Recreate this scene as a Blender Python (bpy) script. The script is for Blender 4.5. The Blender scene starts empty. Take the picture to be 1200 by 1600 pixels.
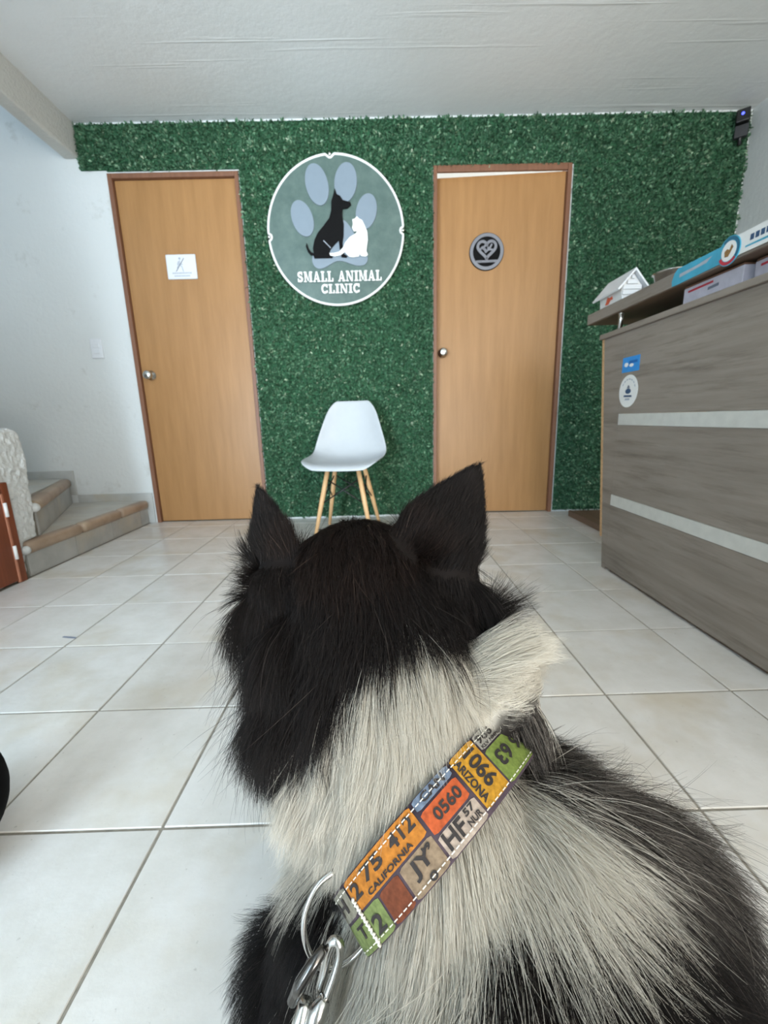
import bpy, bmesh, math, random
import numpy as np
from mathutils import Vector, Matrix, kdtree

random.seed(7)
rng = np.random.default_rng(7)
S = bpy.context.scene
COL = S.collection
PI = math.pi

# ------------------------------------------------------------------ camera
CAM_H = 0.66707
F_PX = 651.5
AX_F = Vector((0.00829706, 0.97610165, -0.217156))
AX_R = Vector((0.99957233, -0.01418561, -0.02557186))
AX_U = Vector((0.02804123, 0.21685096, 0.9758019))
CAM_POS = Vector((0, 0, CAM_H))
cd = bpy.data.cameras.new('camera')
cam = bpy.data.objects.new('camera', cd)
COL.objects.link(cam)
rot = Matrix((AX_R, AX_U, -AX_F)).transposed()
cam.matrix_world = Matrix.Translation(CAM_POS) @ rot.to_4x4()
cd.sensor_fit = 'HORIZONTAL'
cd.sensor_width = 36
cd.lens = F_PX / 1200 * 36
cd.clip_start = 0.01
cd.dof.use_dof = True
cd.dof.focus_distance = 0.30
cd.dof.aperture_fstop = 18.0
S.camera = cam

# ------------------------------------------------------------------ light
S.view_settings.view_transform = 'Standard'
S.view_settings.look = 'None'
S.view_settings.gamma = 1
S.view_settings.use_curve_mapping = False
S.view_settings.exposure = 0.03
S.cycles.max_bounces = 6
S.cycles.diffuse_bounces = 3
S.cycles.adaptive_threshold = 0.04
S.cycles.glossy_bounces = 3
S.cycles.transparent_max_bounces = 6
S.cycles.sample_clamp_indirect = 6.0
S.cycles.caustics_reflective = False
S.cycles.caustics_refractive = False
world = bpy.data.worlds.new('world')
S.world = world
world.use_nodes = True
world.node_tree.nodes['Background'].inputs[0].default_value = (0.80, 0.90, 1.0, 1)
world.node_tree.nodes['Background'].inputs[1].default_value = 1.0


def area_light(name, loc, rot, sx, sy, power, color):
    l = bpy.data.lights.new(name, 'AREA')
    l.shape = 'RECTANGLE'
    l.size = sx
    l.size_y = sy
    l.energy = power
    l.color = color
    o = bpy.data.objects.new(name, l)
    COL.objects.link(o)
    o.location = loc
    o.rotation_euler = rot
    return o


# strong cool daylight from the left rear opening, a softer fill added at right,
# two upward lamps added outside to brighten the ceiling, and the far room's lamp
area_light('left_entrance_daylight', (-1.72, -2.38, 1.22), (math.radians(88), 0, math.radians(-14)), 1.15, 2.1, 112, (0.60, 0.81, 1.0))
area_light('left_ceiling_fill', (-1.72, -2.75, 0.05), (math.radians(125), 0, math.radians(-14)), 1.2, 1.2, 265, (0.78, 0.90, 1.0))
area_light('right_fill_light', (1.15, -2.38, 1.25), (math.radians(90), 0, math.radians(12)), 1.5, 2.1, 74, (1.0, 0.91, 0.79))
area_light('right_ceiling_fill', (1.15, -2.75, 0.05), (math.radians(125), 0, math.radians(8)), 1.5, 1.2, 170, (0.97, 0.98, 0.97))
area_light('back_room_lamp', (0.9, 3.7, 2.25), (0, 0, 0), 0.5, 0.5, 35, (1.0, 0.98, 0.95))


# ------------------------------------------------------------------ helpers
def linear(c):
    return tuple((x / 12.92 if x <= 0.04045 else ((x + 0.055) / 1.055) ** 2.4) for x in c)


def rgb(r, g, b):
    return linear((r / 255, g / 255, b / 255)) + (1,)


class NT:
    """small node-tree builder for one procedural material"""

    def __init__(self, name, rough=0.5, metal=0.0, spec=0.5):
        self.m = bpy.data.materials.new(name)
        self.m.use_nodes = True
        self.t = self.m.node_tree
        self.b = self.t.nodes['Principled BSDF']
        self.b.inputs['Roughness'].default_value = rough
        self.b.inputs['Metallic'].default_value = metal
        self.b.inputs['Specular IOR Level'].default_value = spec

    def n(self, kind, **kw):
        nd = self.t.nodes.new(kind)
        for k, v in kw.items():
            if k in nd.inputs:
                nd.inputs[k].default_value = v
            else:
                setattr(nd, k, v)
        return nd

    def l(self, a, b):
        self.t.links.new(a, b)

    def coord(self, scale=(1, 1, 1), kind='Object', rot=(0, 0, 0)):
        c = self.n('ShaderNodeTexCoord')
        mp = self.n('ShaderNodeMapping')
        mp.inputs['Scale'].default_value = scale
        mp.inputs['Rotation'].default_value = rot
        self.l(c.outputs[kind], mp.inputs['Vector'])
        return mp.outputs['Vector']

    def noise(self, vec, scale, detail=4, rough=0.55):
        nd = self.n('ShaderNodeTexNoise', Scale=scale, Detail=detail, Roughness=rough)
        self.l(vec, nd.inputs['Vector'])
        return nd.outputs['Fac']

    def ramp(self, fac, stops):
        r = self.n('ShaderNodeValToRGB')
        e = r.color_ramp.elements
        while len(e) > 1:
            e.remove(e[-1])
        e[0].position, e[0].color = stops[0]
        for p, c in stops[1:]:
            x = e.new(p)
            x.color = c
        self.l(fac, r.inputs['Fac'])
        return r.outputs['Color']

    def mix(self, a, b, fac, mode='MIX'):
        x = self.n('ShaderNodeMix', data_type='RGBA', blend_type=mode)
        for sock, val in ((x.inputs[6], a), (x.inputs[7], b), (x.inputs[0], fac)):
            if hasattr(val, 'links') or hasattr(val, 'is_linked'):
                self.l(val, sock)
            else:
                sock.default_value = val
        return x.outputs[2]

    def bump(self, h, strength, dist=0.01):
        b = self.n('ShaderNodeBump', Strength=strength, Distance=dist)
        self.l(h, b.inputs['Height'])
        self.l(b.outputs['Normal'], self.b.inputs['Normal'])

    def color(self, c):
        if hasattr(c, 'is_linked'):
            self.l(c, self.b.inputs['Base Color'])
        else:
            self.b.inputs['Base Color'].default_value = c
        return self.m


def plain(name, c, rough=0.5, metal=0.0, spec=0.5, var=0.06, scale=30):
    """a plain paint or plastic with faint procedural mottling"""
    k = NT(name, rough, metal, spec)
    v = k.coord()
    f = k.noise(v, scale, 3)
    lo = tuple(x * (1 - var) for x in c[:3]) + (1,)
    hi = tuple(min(1, x * (1 + var)) for x in c[:3]) + (1,)
    return k.color(k.ramp(f, [(0.3, lo), (0.7, hi)]))


def obj(name, me, mat=None, parent=None, loc=None, rot=None):
    o = bpy.data.objects.new(name, me)
    COL.objects.link(o)
    if mat is not None and me is not None and len(me.materials) == 0:
        me.materials.append(mat)
    if parent is not None:
        o.parent = parent
    if loc is not None:
        o.location = loc
    if rot is not None:
        o.rotation_euler = rot
    return o


def thing(name, label, cat, loc=(0, 0, 0), rot=(0, 0, 0), group=None):
    o = bpy.data.objects.new(name, None)
    COL.objects.link(o)
    o.empty_display_size = 0.05
    o.location = loc
    o.rotation_euler = rot
    return tag(o, label, cat, group)


def tag(o, label, cat, group=None, kind=None):
    o['label'] = label
    o['category'] = cat
    if group:
        o['group'] = group
    if kind:
        o['kind'] = kind
    return o


def structure(o):
    o['kind'] = 'structure'
    return o


def smooth(me, on=True):
    me.polygons.foreach_set('use_smooth', [on] * len(me.polygons))
    me.update()
    return me


def mesh(name, v, f):
    me = bpy.data.meshes.new(name)
    me.from_pydata([tuple(map(float, p)) for p in v], [], [tuple(map(int, q)) for q in f])
    me.update()
    return me


def bm_mesh(name, bm, sm=False):
    me = bpy.data.meshes.new(name)
    bmesh.ops.recalc_face_normals(bm, faces=bm.faces)
    bm.to_mesh(me)
    bm.free()
    if sm:
        smooth(me)
    return me


def add_box(bm, lo, hi, bevel=0.0, seg=2):
    r = bmesh.ops.create_cube(bm, size=1)
    vs = r['verts']
    c = [(a + b) / 2 for a, b in zip(lo, hi)]
    s = [abs(b - a) for a, b in zip(lo, hi)]
    for v in vs:
        v.co = Vector((c[0] + v.co.x * s[0], c[1] + v.co.y * s[1], c[2] + v.co.z * s[2]))
    if bevel > 0:
        es = list({e for v in vs for e in v.link_edges})
        bmesh.ops.bevel(bm, geom=es, offset=bevel, segments=seg, affect='EDGES', profile=0.5)


def box(name, lo, hi, mat, parent=None, bevel=0.003, seg=2):
    bm = bmesh.new()
    add_box(bm, lo, hi, bevel, seg)
    return obj(name, bm_mesh(name, bm), mat, parent)


def boxes(name, lst, mat, parent=None, bevel=0.0):
    bm = bmesh.new()
    for lo, hi in lst:
        add_box(bm, lo, hi, bevel)
    return obj(name, bm_mesh(name, bm), mat, parent)


def add_tube(bm, pts, rad, n=10, caps=True, closed=False):
    """tube through pts with radius rad (float or list)"""
    pts = [Vector(p) for p in pts]
    m = len(pts)
    rads = rad if isinstance(rad, (list, tuple)) else [rad] * m
    rings = []
    prev = None
    for i, p in enumerate(pts):
        if closed:
            t = (pts[(i + 1) % m] - pts[i - 1]).normalized()
        else:
            t = (pts[min(i + 1, m - 1)] - pts[max(i - 1, 0)]).normalized()
        if prev is None:
            a = Vector((0, 0, 1)) if abs(t.z) < 0.9 else Vector((1, 0, 0))
            u = t.cross(a).normalized()
        else:
            u = (prev - t * prev.dot(t)).normalized()
        prev = u
        w = t.cross(u)
        rings.append([bm.verts.new(p + (u * math.cos(2 * PI * k / n) + w * math.sin(2 * PI * k / n)) * rads[i]) for k in range(n)])
    for i in range(m if closed else m - 1):
        a, b = rings[i], rings[(i + 1) % m]
        for k in range(n):
            bm.faces.new((a[k], a[(k + 1) % n], b[(k + 1) % n], b[k]))
    if caps and not closed:
        bm.faces.new(rings[0][::-1])
        bm.faces.new(rings[-1])


def tube(name, pts, rad, mat, parent=None, n=10, closed=False):
    bm = bmesh.new()
    add_tube(bm, pts, rad, n, True, closed)
    return obj(name, bm_mesh(name, bm, True), mat, parent)


def add_lathe(bm, prof, n=24, mat4=None):
    """prof: list of (r, z); revolved about z"""
    rings = []
    for r, z in prof:
        ring = []
        for k in range(n):
            v = Vector((r * math.cos(2 * PI * k / n), r * math.sin(2 * PI * k / n), z))
            ring.append(bm.verts.new(mat4 @ v if mat4 is not None else v))
        rings.append(ring)
    for a, b in zip(rings, rings[1:]):
        for k in range(n):
            bm.faces.new((a[k], a[(k + 1) % n], b[(k + 1) % n], b[k]))
    bm.faces.new(rings[0][::-1])
    bm.faces.new(rings[-1])


def lathe(name, prof, mat, parent=None, n=24, mat4=None, sm=True):
    bm = bmesh.new()
    add_lathe(bm, prof, n, mat4)
    return obj(name, bm_mesh(name, bm, sm), mat, parent)


def add_prism(bm, poly, y0, y1):
    """polygon in x,z extruded between y0 (front) and y1"""
    f = [bm.verts.new((x, y0, z)) for x, z in poly]
    b = [bm.verts.new((x, y1, z)) for x, z in poly]
    n = len(poly)
    fa = bm.faces.new(f)
    ba = bm.faces.new(b[::-1])
    for i in range(n):
        bm.faces.new((f[i], b[i], b[(i + 1) % n], f[(i + 1) % n]))
    fa.normal_update()
    ba.normal_update()
    bmesh.ops.triangulate(bm, faces=[fa, ba])


def prism(name, poly, y0, y1, mat, parent=None):
    bm = bmesh.new()
    add_prism(bm, poly, y0, y1)
    return obj(name, bm_mesh(name, bm), mat, parent)


def ellipse(cx, cz, rx, rz, tilt=0, n=40):
    c, s = math.cos(tilt), math.sin(tilt)
    return [(cx + rx * math.cos(a) * c - rz * math.sin(a) * s, cz + rx * math.cos(a) * s + rz * math.sin(a) * c)
            for a in (2 * PI * k / n for k in range(n))]


def catmull(pts, sub=6, closed=True):
    P = [Vector(p) for p in pts]
    n = len(P)
    out = []
    for i in range(n if closed else n - 1):
        p0, p1 = P[(i - 1) % n] if closed or i > 0 else P[0], P[i]
        p2 = P[(i + 1) % n]
        p3 = P[(i + 2) % n] if closed or i + 2 < n else P[-1]
        for k in range(sub):
            t = k / sub
            out.append(tuple(0.5 * ((2 * p1) + (p2 - p0) * t + (2 * p0 - 5 * p1 + 4 * p2 - p3) * t * t + (3 * p1 - p0 - 3 * p2 + p3) * t ** 3)))
    if not closed:
        out.append(tuple(P[-1]))
    return out


_text_cache = {}


def text_geo(s, bold=0.0):
    """vertices (x, y) of a text of height about 1 and its faces, centred on the origin"""
    key = (s, bold)
    if key not in _text_cache:
        c = bpy.data.curves.new('text', 'FONT')
        c.body = s
        c.size = 1.0
        c.offset = bold
        c.resolution_u = 3
        o = bpy.data.objects.new('text', c)
        COL.objects.link(o)
        dg = bpy.context.evaluated_depsgraph_get()
        me = bpy.data.meshes.new_from_object(o.evaluated_get(dg))
        v = np.array([q.co[:2] for q in me.vertices])
        f = [tuple(p.vertices) for p in me.polygons]
        bpy.data.objects.remove(o)
        bpy.data.curves.remove(c)
        bpy.data.meshes.remove(me)
        lo, hi = v.min(0), v.max(0)
        v = (v - (lo + hi) / 2) / (hi[1] - lo[1])
        _text_cache[key] = (v, f)
    return _text_cache[key]


def stroke_polys(lines, th):
    """thick polylines as quads; lines: list of lists of (x, z)"""
    out = []
    for ln in lines:
        for (x0, z0), (x1, z1) in zip(ln, ln[1:]):
            d = Vector((x1 - x0, z1 - z0))
            L = d.length
            if L < 1e-9:
                continue
            d /= L
            n = Vector((-d.y, d.x)) * th / 2
            e = d * th * 0.30
            out.append([(x0 - e.x + n.x, z0 - e.y + n.y), (x0 - e.x - n.x, z0 - e.y - n.y),
                        (x1 + e.x - n.x, z1 + e.y - n.y), (x1 + e.x + n.x, z1 + e.y + n.y)])
    return out


# ------------------------------------------------------------------ materials
def mat_plaster(name, c, rough=0.85, stain=0.0, bump=0.25, bscale=38):
    k = NT(name, rough, 0, 0.25)
    v = k.coord()
    a = k.noise(v, 1.3, 6)
    base = k.ramp(a, [(0.3, tuple(x * 0.94 for x in c[:3]) + (1,)), (0.7, c)])
    if stain:
        st = k.noise(v, 5.5, 8, 0.7)
        msk = k.ramp(st, [(0.60, (0, 0, 0, 1)), (0.75, (stain, stain, stain, 1))])
        base = k.mix(base, rgb(140, 138, 120), msk)
    h = k.noise(v, bscale, 6, 0.6)
    k.bump(h, bump, 0.01)
    return k.color(base)


M = {}
M['wall'] = mat_plaster('white_plaster', rgb(226, 230, 230), stain=0.35)
M['wall_right'] = mat_plaster('white_plaster_right', rgb(226, 230, 230))
M['rough'] = mat_plaster('rough_plaster', rgb(222, 224, 222), bump=1.0, bscale=55)
M['beam'] = mat_plaster('beam_plaster', rgb(212, 212, 206), bump=0.8, bscale=60)


def mat_ceiling():
    k = NT('painted_concrete_ceiling', 0.55, 0, 0.4)
    v = k.coord()
    a = k.noise(v, 0.9, 5)
    base = k.ramp(a, [(0.3, rgb(218, 221, 220)), (0.7, rgb(230, 233, 233))])
    fine = k.noise(v, 14, 8, 0.65)
    v2 = k.coord((0.7, 26, 1))
    ridge = k.noise(v2, 1.0, 3, 0.6)
    rr = k.ramp(ridge, [(0.60, (0, 0, 0, 1)), (0.72, (1, 1, 1, 1))])
    h = k.mix(fine, rr, 0.35)
    k.bump(h, 0.32, 0.012)
    return k.color(base)


M['ceiling'] = mat_ceiling()


def mat_tile(name, light, dark, rough=0.23):
    k = NT(name, rough, 0, 0.5)
    info = k.n('ShaderNodeObjectInfo')
    c = k.n('ShaderNodeTexCoord')
    add = k.n('ShaderNodeVectorMath', operation='ADD')
    mul = k.n('ShaderNodeVectorMath', operation='SCALE')
    comb = k.n('ShaderNodeCombineXYZ')
    k.l(info.outputs['Random'], comb.inputs[0])
    k.l(info.outputs['Random'], comb.inputs[1])
    k.l(comb.outputs[0], mul.inputs[0])
    mul.inputs['Scale'].default_value = 37.0
    k.l(c.outputs['Object'], add.inputs[0])
    k.l(mul.outputs[0], add.inputs[1])
    v = add.outputs[0]
    a = k.noise(v, 7, 7, 0.62)
    base = k.ramp(a, [(0.32, dark), (0.62, light)])
    warm = k.noise(v, 3.0, 4, 0.6)
    wm = k.ramp(warm, [(0.52, (0, 0, 0, 1)), (0.75, (0.55, 0.55, 0.55, 1))])
    base = k.mix(base, rgb(196, 180, 148), wm)
    sp = k.noise(v, 95, 3, 0.6)
    sm = k.ramp(sp, [(0.67, (0, 0, 0, 1)), (0.76, (0.35, 0.35, 0.35, 1))])
    base = k.mix(base, rgb(120, 112, 98), sm)
    val = k.n('ShaderNodeHueSaturation')
    mr = k.n('ShaderNodeMapRange')
    mr.inputs[3].default_value = 0.95
    mr.inputs[4].default_value = 1.03
    k.l(info.outputs['Random'], mr.inputs[0])
    k.l(mr.outputs[0], val.inputs['Value'])
    k.l(base, val.inputs['Color'])
    rr = k.ramp(a, [(0.3, (rough + .04,) * 3 + (1,)), (0.7, (rough - .02,) * 3 + (1,))])
    k.l(rr, k.b.inputs['Roughness'])
    k.bump(k.noise(v, 40, 5), 0.06, 0.01)
    return k.color(val.outputs[0])


M['tile'] = mat_tile('ceramic_floor_tile', rgb(230, 228, 224), rgb(216, 213, 206))
M['grout'] = plain('grey_grout', rgb(150, 144, 132), 0.9, var=0.2, scale=60)
M['riser'] = mat_tile('grey_riser_tile', rgb(178, 178, 174), rgb(160, 160, 156), 0.35)
M['tread'] = mat_tile('step_tread_tile', rgb(206, 204, 196), rgb(190, 186, 178), 0.4)
M['nosing'] = mat_tile('brown_nosing_tile', rgb(172, 150, 130), rgb(152, 130, 110), 0.45)
M['basetile'] = mat_tile('pale_skirting_tile', rgb(200, 202, 200), rgb(184, 186, 184), 0.4)


def mat_wood(name, c0, c1, axis='Z', rough=0.4, stretch=14, scale=2.2, dark=None, bump=0.05):
    k = NT(name, rough, 0, 0.4)
    s = [stretch, stretch, stretch]
    s['XYZ'.index(axis)] = 0.8
    v = k.coord(tuple(s))
    a = k.noise(v, scale, 6, 0.65)
    base = k.ramp(a, [(0.3, c0), (0.7, c1)])
    if dark:
        s2 = [x * 2.2 for x in s]
        s2['XYZ'.index(axis)] = 1.5
        v2 = k.coord(tuple(s2))
        b = k.noise(v2, scale * 0.9, 5, 0.7)
        m = k.ramp(b, [(0.52, (0, 0, 0, 1)), (0.72, (0.7, 0.7, 0.7, 1))])
        base = k.mix(base, dark, m)
    k.bump(a, bump, 0.01)
    return k.color(base)


M['door'] = mat_wood('honey_veneer', rgb(160, 117, 72), rgb(176, 131, 83), 'Z', 0.38, 9)
M['frame'] = mat_wood('brown_door_frame', rgb(120, 82, 62), rgb(138, 97, 74), 'Z', 0.45, 18)
M['cupboard'] = mat_wood('red_brown_wood', rgb(112, 58, 36), rgb(134, 72, 46), 'Z', 0.4, 16)
M['cupboard_line'] = mat_wood('worn_red_wood', rgb(176, 112, 86), rgb(190, 128, 100), 'Z', 0.5, 16)
M['laminate'] = mat_wood('grey_oak_laminate', rgb(132, 122, 113), rgb(160, 149, 139), 'Y', 0.55, 10, 2.0, rgb(104, 95, 87))
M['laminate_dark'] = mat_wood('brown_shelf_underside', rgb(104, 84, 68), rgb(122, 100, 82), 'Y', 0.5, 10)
M['chipboard'] = plain('raw_chipboard_edge', rgb(206, 166, 122), 0.8, var=0.25, scale=160)
M['strip'] = plain('brushed_white_strip', rgb(214, 214, 208), 0.4, 0.1)
M['chrome'] = plain('chrome', (0.52, 0.51, 0.49, 1), 0.20, 1.0, var=0.03)
M['steel'] = plain('satin_steel', (0.62, 0.61, 0.58, 1), 0.22, 1.0, var=0.08, scale=200)
M['white_plastic'] = plain('white_plastic', rgb(188, 193, 197), 0.38, var=0.015)
M['sign_white'] = plain('white_sign_plastic', rgb(226, 229, 233), 0.4, var=0.015)
M['matt_black'] = plain('matt_black_acrylic', rgb(10, 10, 11), 0.7, spec=0.15, var=0.1)
M['white_paint'] = plain('white_paint', rgb(240, 240, 238), 0.5, var=0.02)
M['black'] = plain('black_plastic', rgb(18, 18, 20), 0.4, var=0.15)
M['black_cloth'] = plain('black_fabric', rgb(9, 9, 10), 0.9, spec=0.1, var=0.2, scale=200)
M['leg_wood'] = mat_wood('beech_leg', rgb(216, 172, 122), rgb(230, 190, 142), 'Z', 0.45, 30)
M['pad'] = plain('blue_grey_acrylic', rgb(128, 142, 154), 0.35, var=0.02)
M['grey_metal'] = plain('grey_metal_ring', rgb(126, 128, 136), 0.4, 0.35, var=0.05)
M['print_grey'] = plain('grey_print', rgb(176, 184, 196), 0.6)
M['print_dark'] = plain('dark_print', rgb(112, 118, 132), 0.6)
M['blue'] = plain('sticker_blue', rgb(52, 150, 226), 0.4)
M['blue_dark'] = plain('sticker_dark_blue', rgb(20, 110, 190), 0.4)
M['navy'] = plain('navy_print', rgb(52, 84, 120), 0.5)
M['teal'] = plain('teal_print', rgb(72, 170, 200), 0.35, var=0.2, scale=12)
M['teal_dark'] = plain('teal_dark_print', rgb(44, 110, 140), 0.4)
M['red'] = plain('red_print', rgb(190, 50, 66), 0.5)
M['orange'] = plain('orange_red_print', rgb(226, 104, 72), 0.6, var=0.2, scale=120)
M['brown_print'] = plain('brown_print', rgb(150, 112, 66), 0.6, var=0.3, scale=300)
M['box_paper'] = plain('white_carton', rgb(196, 192, 204), 0.6, var=0.08, scale=40)
M['box_brown'] = plain('brown_carton', rgb(120, 84, 66), 0.7, var=0.1)


def mat_emit(name, c, e):
    k = NT(name, 0.4)
    k.b.inputs['Emission Color'].default_value = c
    k.b.inputs['Emission Strength'].default_value = e
    return k.color(c)


M['led'] = mat_emit('blue_led', rgb(70, 80, 255), 4.0)

# ------------------------------------------------------------------ the room
D = 2.87                       # back wall
XL, XR = -2.70, 2.25           # outer walls
YR = -2.40                     # entrance wall
ZC = 2.385                     # ceiling
# floor: grout bed with one object per tile
floor = structure(box('floor', (XL, YR - 0.1, -0.10), (XR, D + 1.4, -0.002), M['grout'], None, 0))
TS, X0, Y0, GAP = 0.3067, -0.3855, 0.5792, 0.0048
_tile_mesh = {}


def tile_mesh(w, d):
    key = (round(w, 3), round(d, 3))
    if key not in _tile_mesh:
        bm = bmesh.new()
        add_box(bm, (-w / 2, -d / 2, -0.006), (w / 2, d / 2, 0.0), 0.0012, 1)
        me = bm_mesh('floor_tile', bm)
        me.materials.append(M['tile'])
        _tile_mesh[key] = me
    return _tile_mesh[key]


for i in range(-5, 9):
    for j in range(-6, 8):
        x0, x1 = X0 + i * TS, X0 + (i + 1) * TS
        y0, y1 = Y0 + j * TS, Y0 + (j + 1) * TS
        x0, x1, y1 = max(x0, -1.625), min(x1, XR), min(y1, D + 0.02)
        y0 = max(y0, YR)
        if x1 - x0 < 0.02 or y1 - y0 < 0.02:
            continue
        t = obj('tile', tile_mesh(x1 - x0 - GAP, y1 - y0 - GAP), None, floor, ((x0 + x1) / 2, (y0 + y1) / 2, 0))
        t.rotation_euler = (random.uniform(-1, 1) * 0.0012, random.uniform(-1, 1) * 0.0012, 0)

ceiling = structure(box('ceiling', (-1.715, YR - 0.1, ZC), (XR + 0.1, D + 0.1, ZC + 0.16), M['ceiling'], None, 0))
structure(box('ceiling_stairwell', (XL - 0.1, YR - 0.1, 4.3), (-1.6, D + 0.1, 4.4), M['wall'], None, 0))
# edge beam of the slab along the stair opening
bm = bmesh.new()
add_box(bm, (-1.80, -2.3, 2.205), (-1.7149, D, ZC + 0.16), 0.012, 3)
structure(obj('trim_1', bm_mesh('trim_1', bm), M['beam']))
structure(box('wall_stairwell', (-1.80, -2.3, ZC + 0.16), (-1.7, D, 4.3), M['wall'], None, 0))

# back wall, pieces round the two door openings
LDX0, LDX1, RDX0, RDX1, DTOP = -1.562, -0.788, 0.372, 1.202, 2.125
structure(boxes('wall_back', [
    ((XL, D, 0), (LDX0, D + 0.12, 4.3)),
    ((LDX0, D, DTOP), (LDX1, D + 0.12, 4.3)),
    ((LDX1, D, 0), (RDX0, D + 0.12, ZC + 0.1)),
    ((RDX0, D, 2.19), (RDX1, D + 0.12, ZC + 0.1)),
    ((RDX1, D, 0), (XR, D + 0.12, ZC + 0.1)),
], M['wall']))
structure(box('wall_right', (XR, YR - 0.1, 0), (XR + 0.1, D + 0.12, ZC + 0.1), M['wall_right'], None, 0))
structure(box('wall_left', (XL - 0.1, YR - 0.1, 0), (XL, D + 0.12, 4.3), M['wall'], None, 0))
# entrance wall out of view: left opening for daylight, right one added for fill
structure(boxes('wall_front', [
    ((XL, YR - 0.1, 0), (-2.35, YR, 4.3)),
    ((-2.35, YR - 0.1, 2.3), (-1.1, YR, 4.3)),
    ((-1.1, YR - 0.1, 0), (0.35, YR, ZC + 0.1)),
    ((0.35, YR - 0.1, 2.3), (1.95, YR, ZC + 0.1)),
    ((1.95, YR - 0.1, 0), (XR, YR, ZC + 0.1)),
], M['wall_right']))
structure(box('wall_light_blocker', (-0.80, -1.02, 0), (0.10, -0.94, ZC), M['wall_right'], None, 0))  # unseen slab added to keep the left daylight off the right side
# the room behind the open door
structure(boxes('wall_back_room', [
    ((0.1, 4.2, 0), (1.7, 4.3, 2.6)),
    ((0.0, D + 0.12, 0), (0.1, 4.3, 2.6)),
    ((1.6, D + 0.12, 0), (1.7, 4.3, 2.6)),
    ((0.0, D + 0.12, 2.5), (1.7, 4.3, 2.6)),
], M['wall_right']))
structure(boxes('wall_left_room', [((-1.7, D + 0.2, 0), (-0.7, D + 0.25, 2.3))], M['wall_right']))


# ---- doors
def knob(parent, x, y, z):
    m4 = Matrix.Translation((x, y, z)) @ Matrix.Rotation(PI / 2, 4, 'X')
    k = lathe('knob', [(0.030, -0.002), (0.031, 0.006), (0.014, 0.010), (0.013, 0.030), (0.022, 0.036), (0.028, 0.048), (0.026, 0.060), (0.016, 0.066)],
              M['steel'], parent, 24, m4)
    lathe('keyhole', [(0.006, 0.0655), (0.006, 0.068), (0.004, 0.0685)], M['chrome'], k, 12, m4)
    return k


d1 = structure(thing('door_1', '', ''))
del d1['label'], d1['category']
box('leaf', (LDX0 + 0.028, D + 0.012, 0.006), (LDX1 - 0.026, D + 0.05, DTOP - 0.028), M['door'], d1, 0.002)
boxes('frame', [((LDX0, D - 0.012, 0), (LDX0 + 0.026, D + 0.10, DTOP)),
                ((LDX1 - 0.024, D - 0.012, 0), (LDX1, D + 0.10, DTOP)),
                ((LDX0 + 0.0265, D - 0.012, DTOP - 0.026), (LDX1 - 0.0245, D + 0.10, DTOP))], M['frame'], d1, 0.002)
knob(d1, LDX0 + 0.088, D + 0.012, 0.985)

d2 = structure(thing('door_2', '', ''))
del d2['label'], d2['category']
boxes('frame', [((RDX0, D - 0.014, 0), (RDX0 + 0.022, D + 0.10, 2.13)),
                ((RDX1 - 0.024, D - 0.014, 0), (RDX1, D + 0.10, 2.13)),
                ((RDX0 + 0.0225, D - 0.014, 2.095), (RDX1 - 0.0245, D + 0.004, 2.13))], M['frame'], d2, 0.002)
AJAR = math.radians(3.6)
HX, HY = RDX1 - 0.026, D + 0.012
leaf2 = box('leaf', (-(RDX1 - RDX0 - 0.056), 0, 0.006), (0, 0.038, 2.098), M['door'], d2, 0.002)
leaf2.location = (HX, HY, 0)
leaf2.rotation_euler = (0, 0, -AJAR)
k2 = knob(leaf2, -0.735, 0.0, 1.085)


def on_door2(x, z, out=0.0):
    """point on the ajar door's face, x measured on the frame plane"""
    u = x - HX
    return Vector((HX, HY, 0)) + Matrix.Rotation(-AJAR, 3, 'Z') @ Vector((u, -out, z))


# ---- skirting on the back wall by the stairs
structure(boxes('baseboard_back', [((-2.085, D - 0.010, 0.15), (-1.575, D - 0.0005, 0.212)),
                                   ((-1.62, D - 0.010, 0.0), (-1.575, D - 0.0005, 0.15)),
                                   ((-2.40, D - 0.010, 0.30), (-2.085, D - 0.0005, 0.38)),
                                   ((-2.14, D - 0.010, 0.212), (-2.085, D - 0.0005, 0.30))], M['basetile'], None, 0.002))

# ------------------------------------------------------------------ stairs
def slab_poly(name, poly, z0, z1, mat, parent=None, bevel=0.0):
    bm = bmesh.new()
    a = [bm.verts.new((x, y, z0)) for x, y in poly]
    b = [bm.verts.new((x, y, z1)) for x, y in poly]
    n = len(poly)
    bm.faces.new(a[::-1])
    bm.faces.new(b)
    for i in range(n):
        bm.faces.new((a[i], a[(i + 1) % n], b[(i + 1) % n], b[i]))
    if bevel:
        bmesh.ops.bevel(bm, geom=list(bm.edges), offset=bevel, segments=2, affect='EDGES')
    return obj(name, bm_mesh(name, bm), mat, parent)


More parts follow.
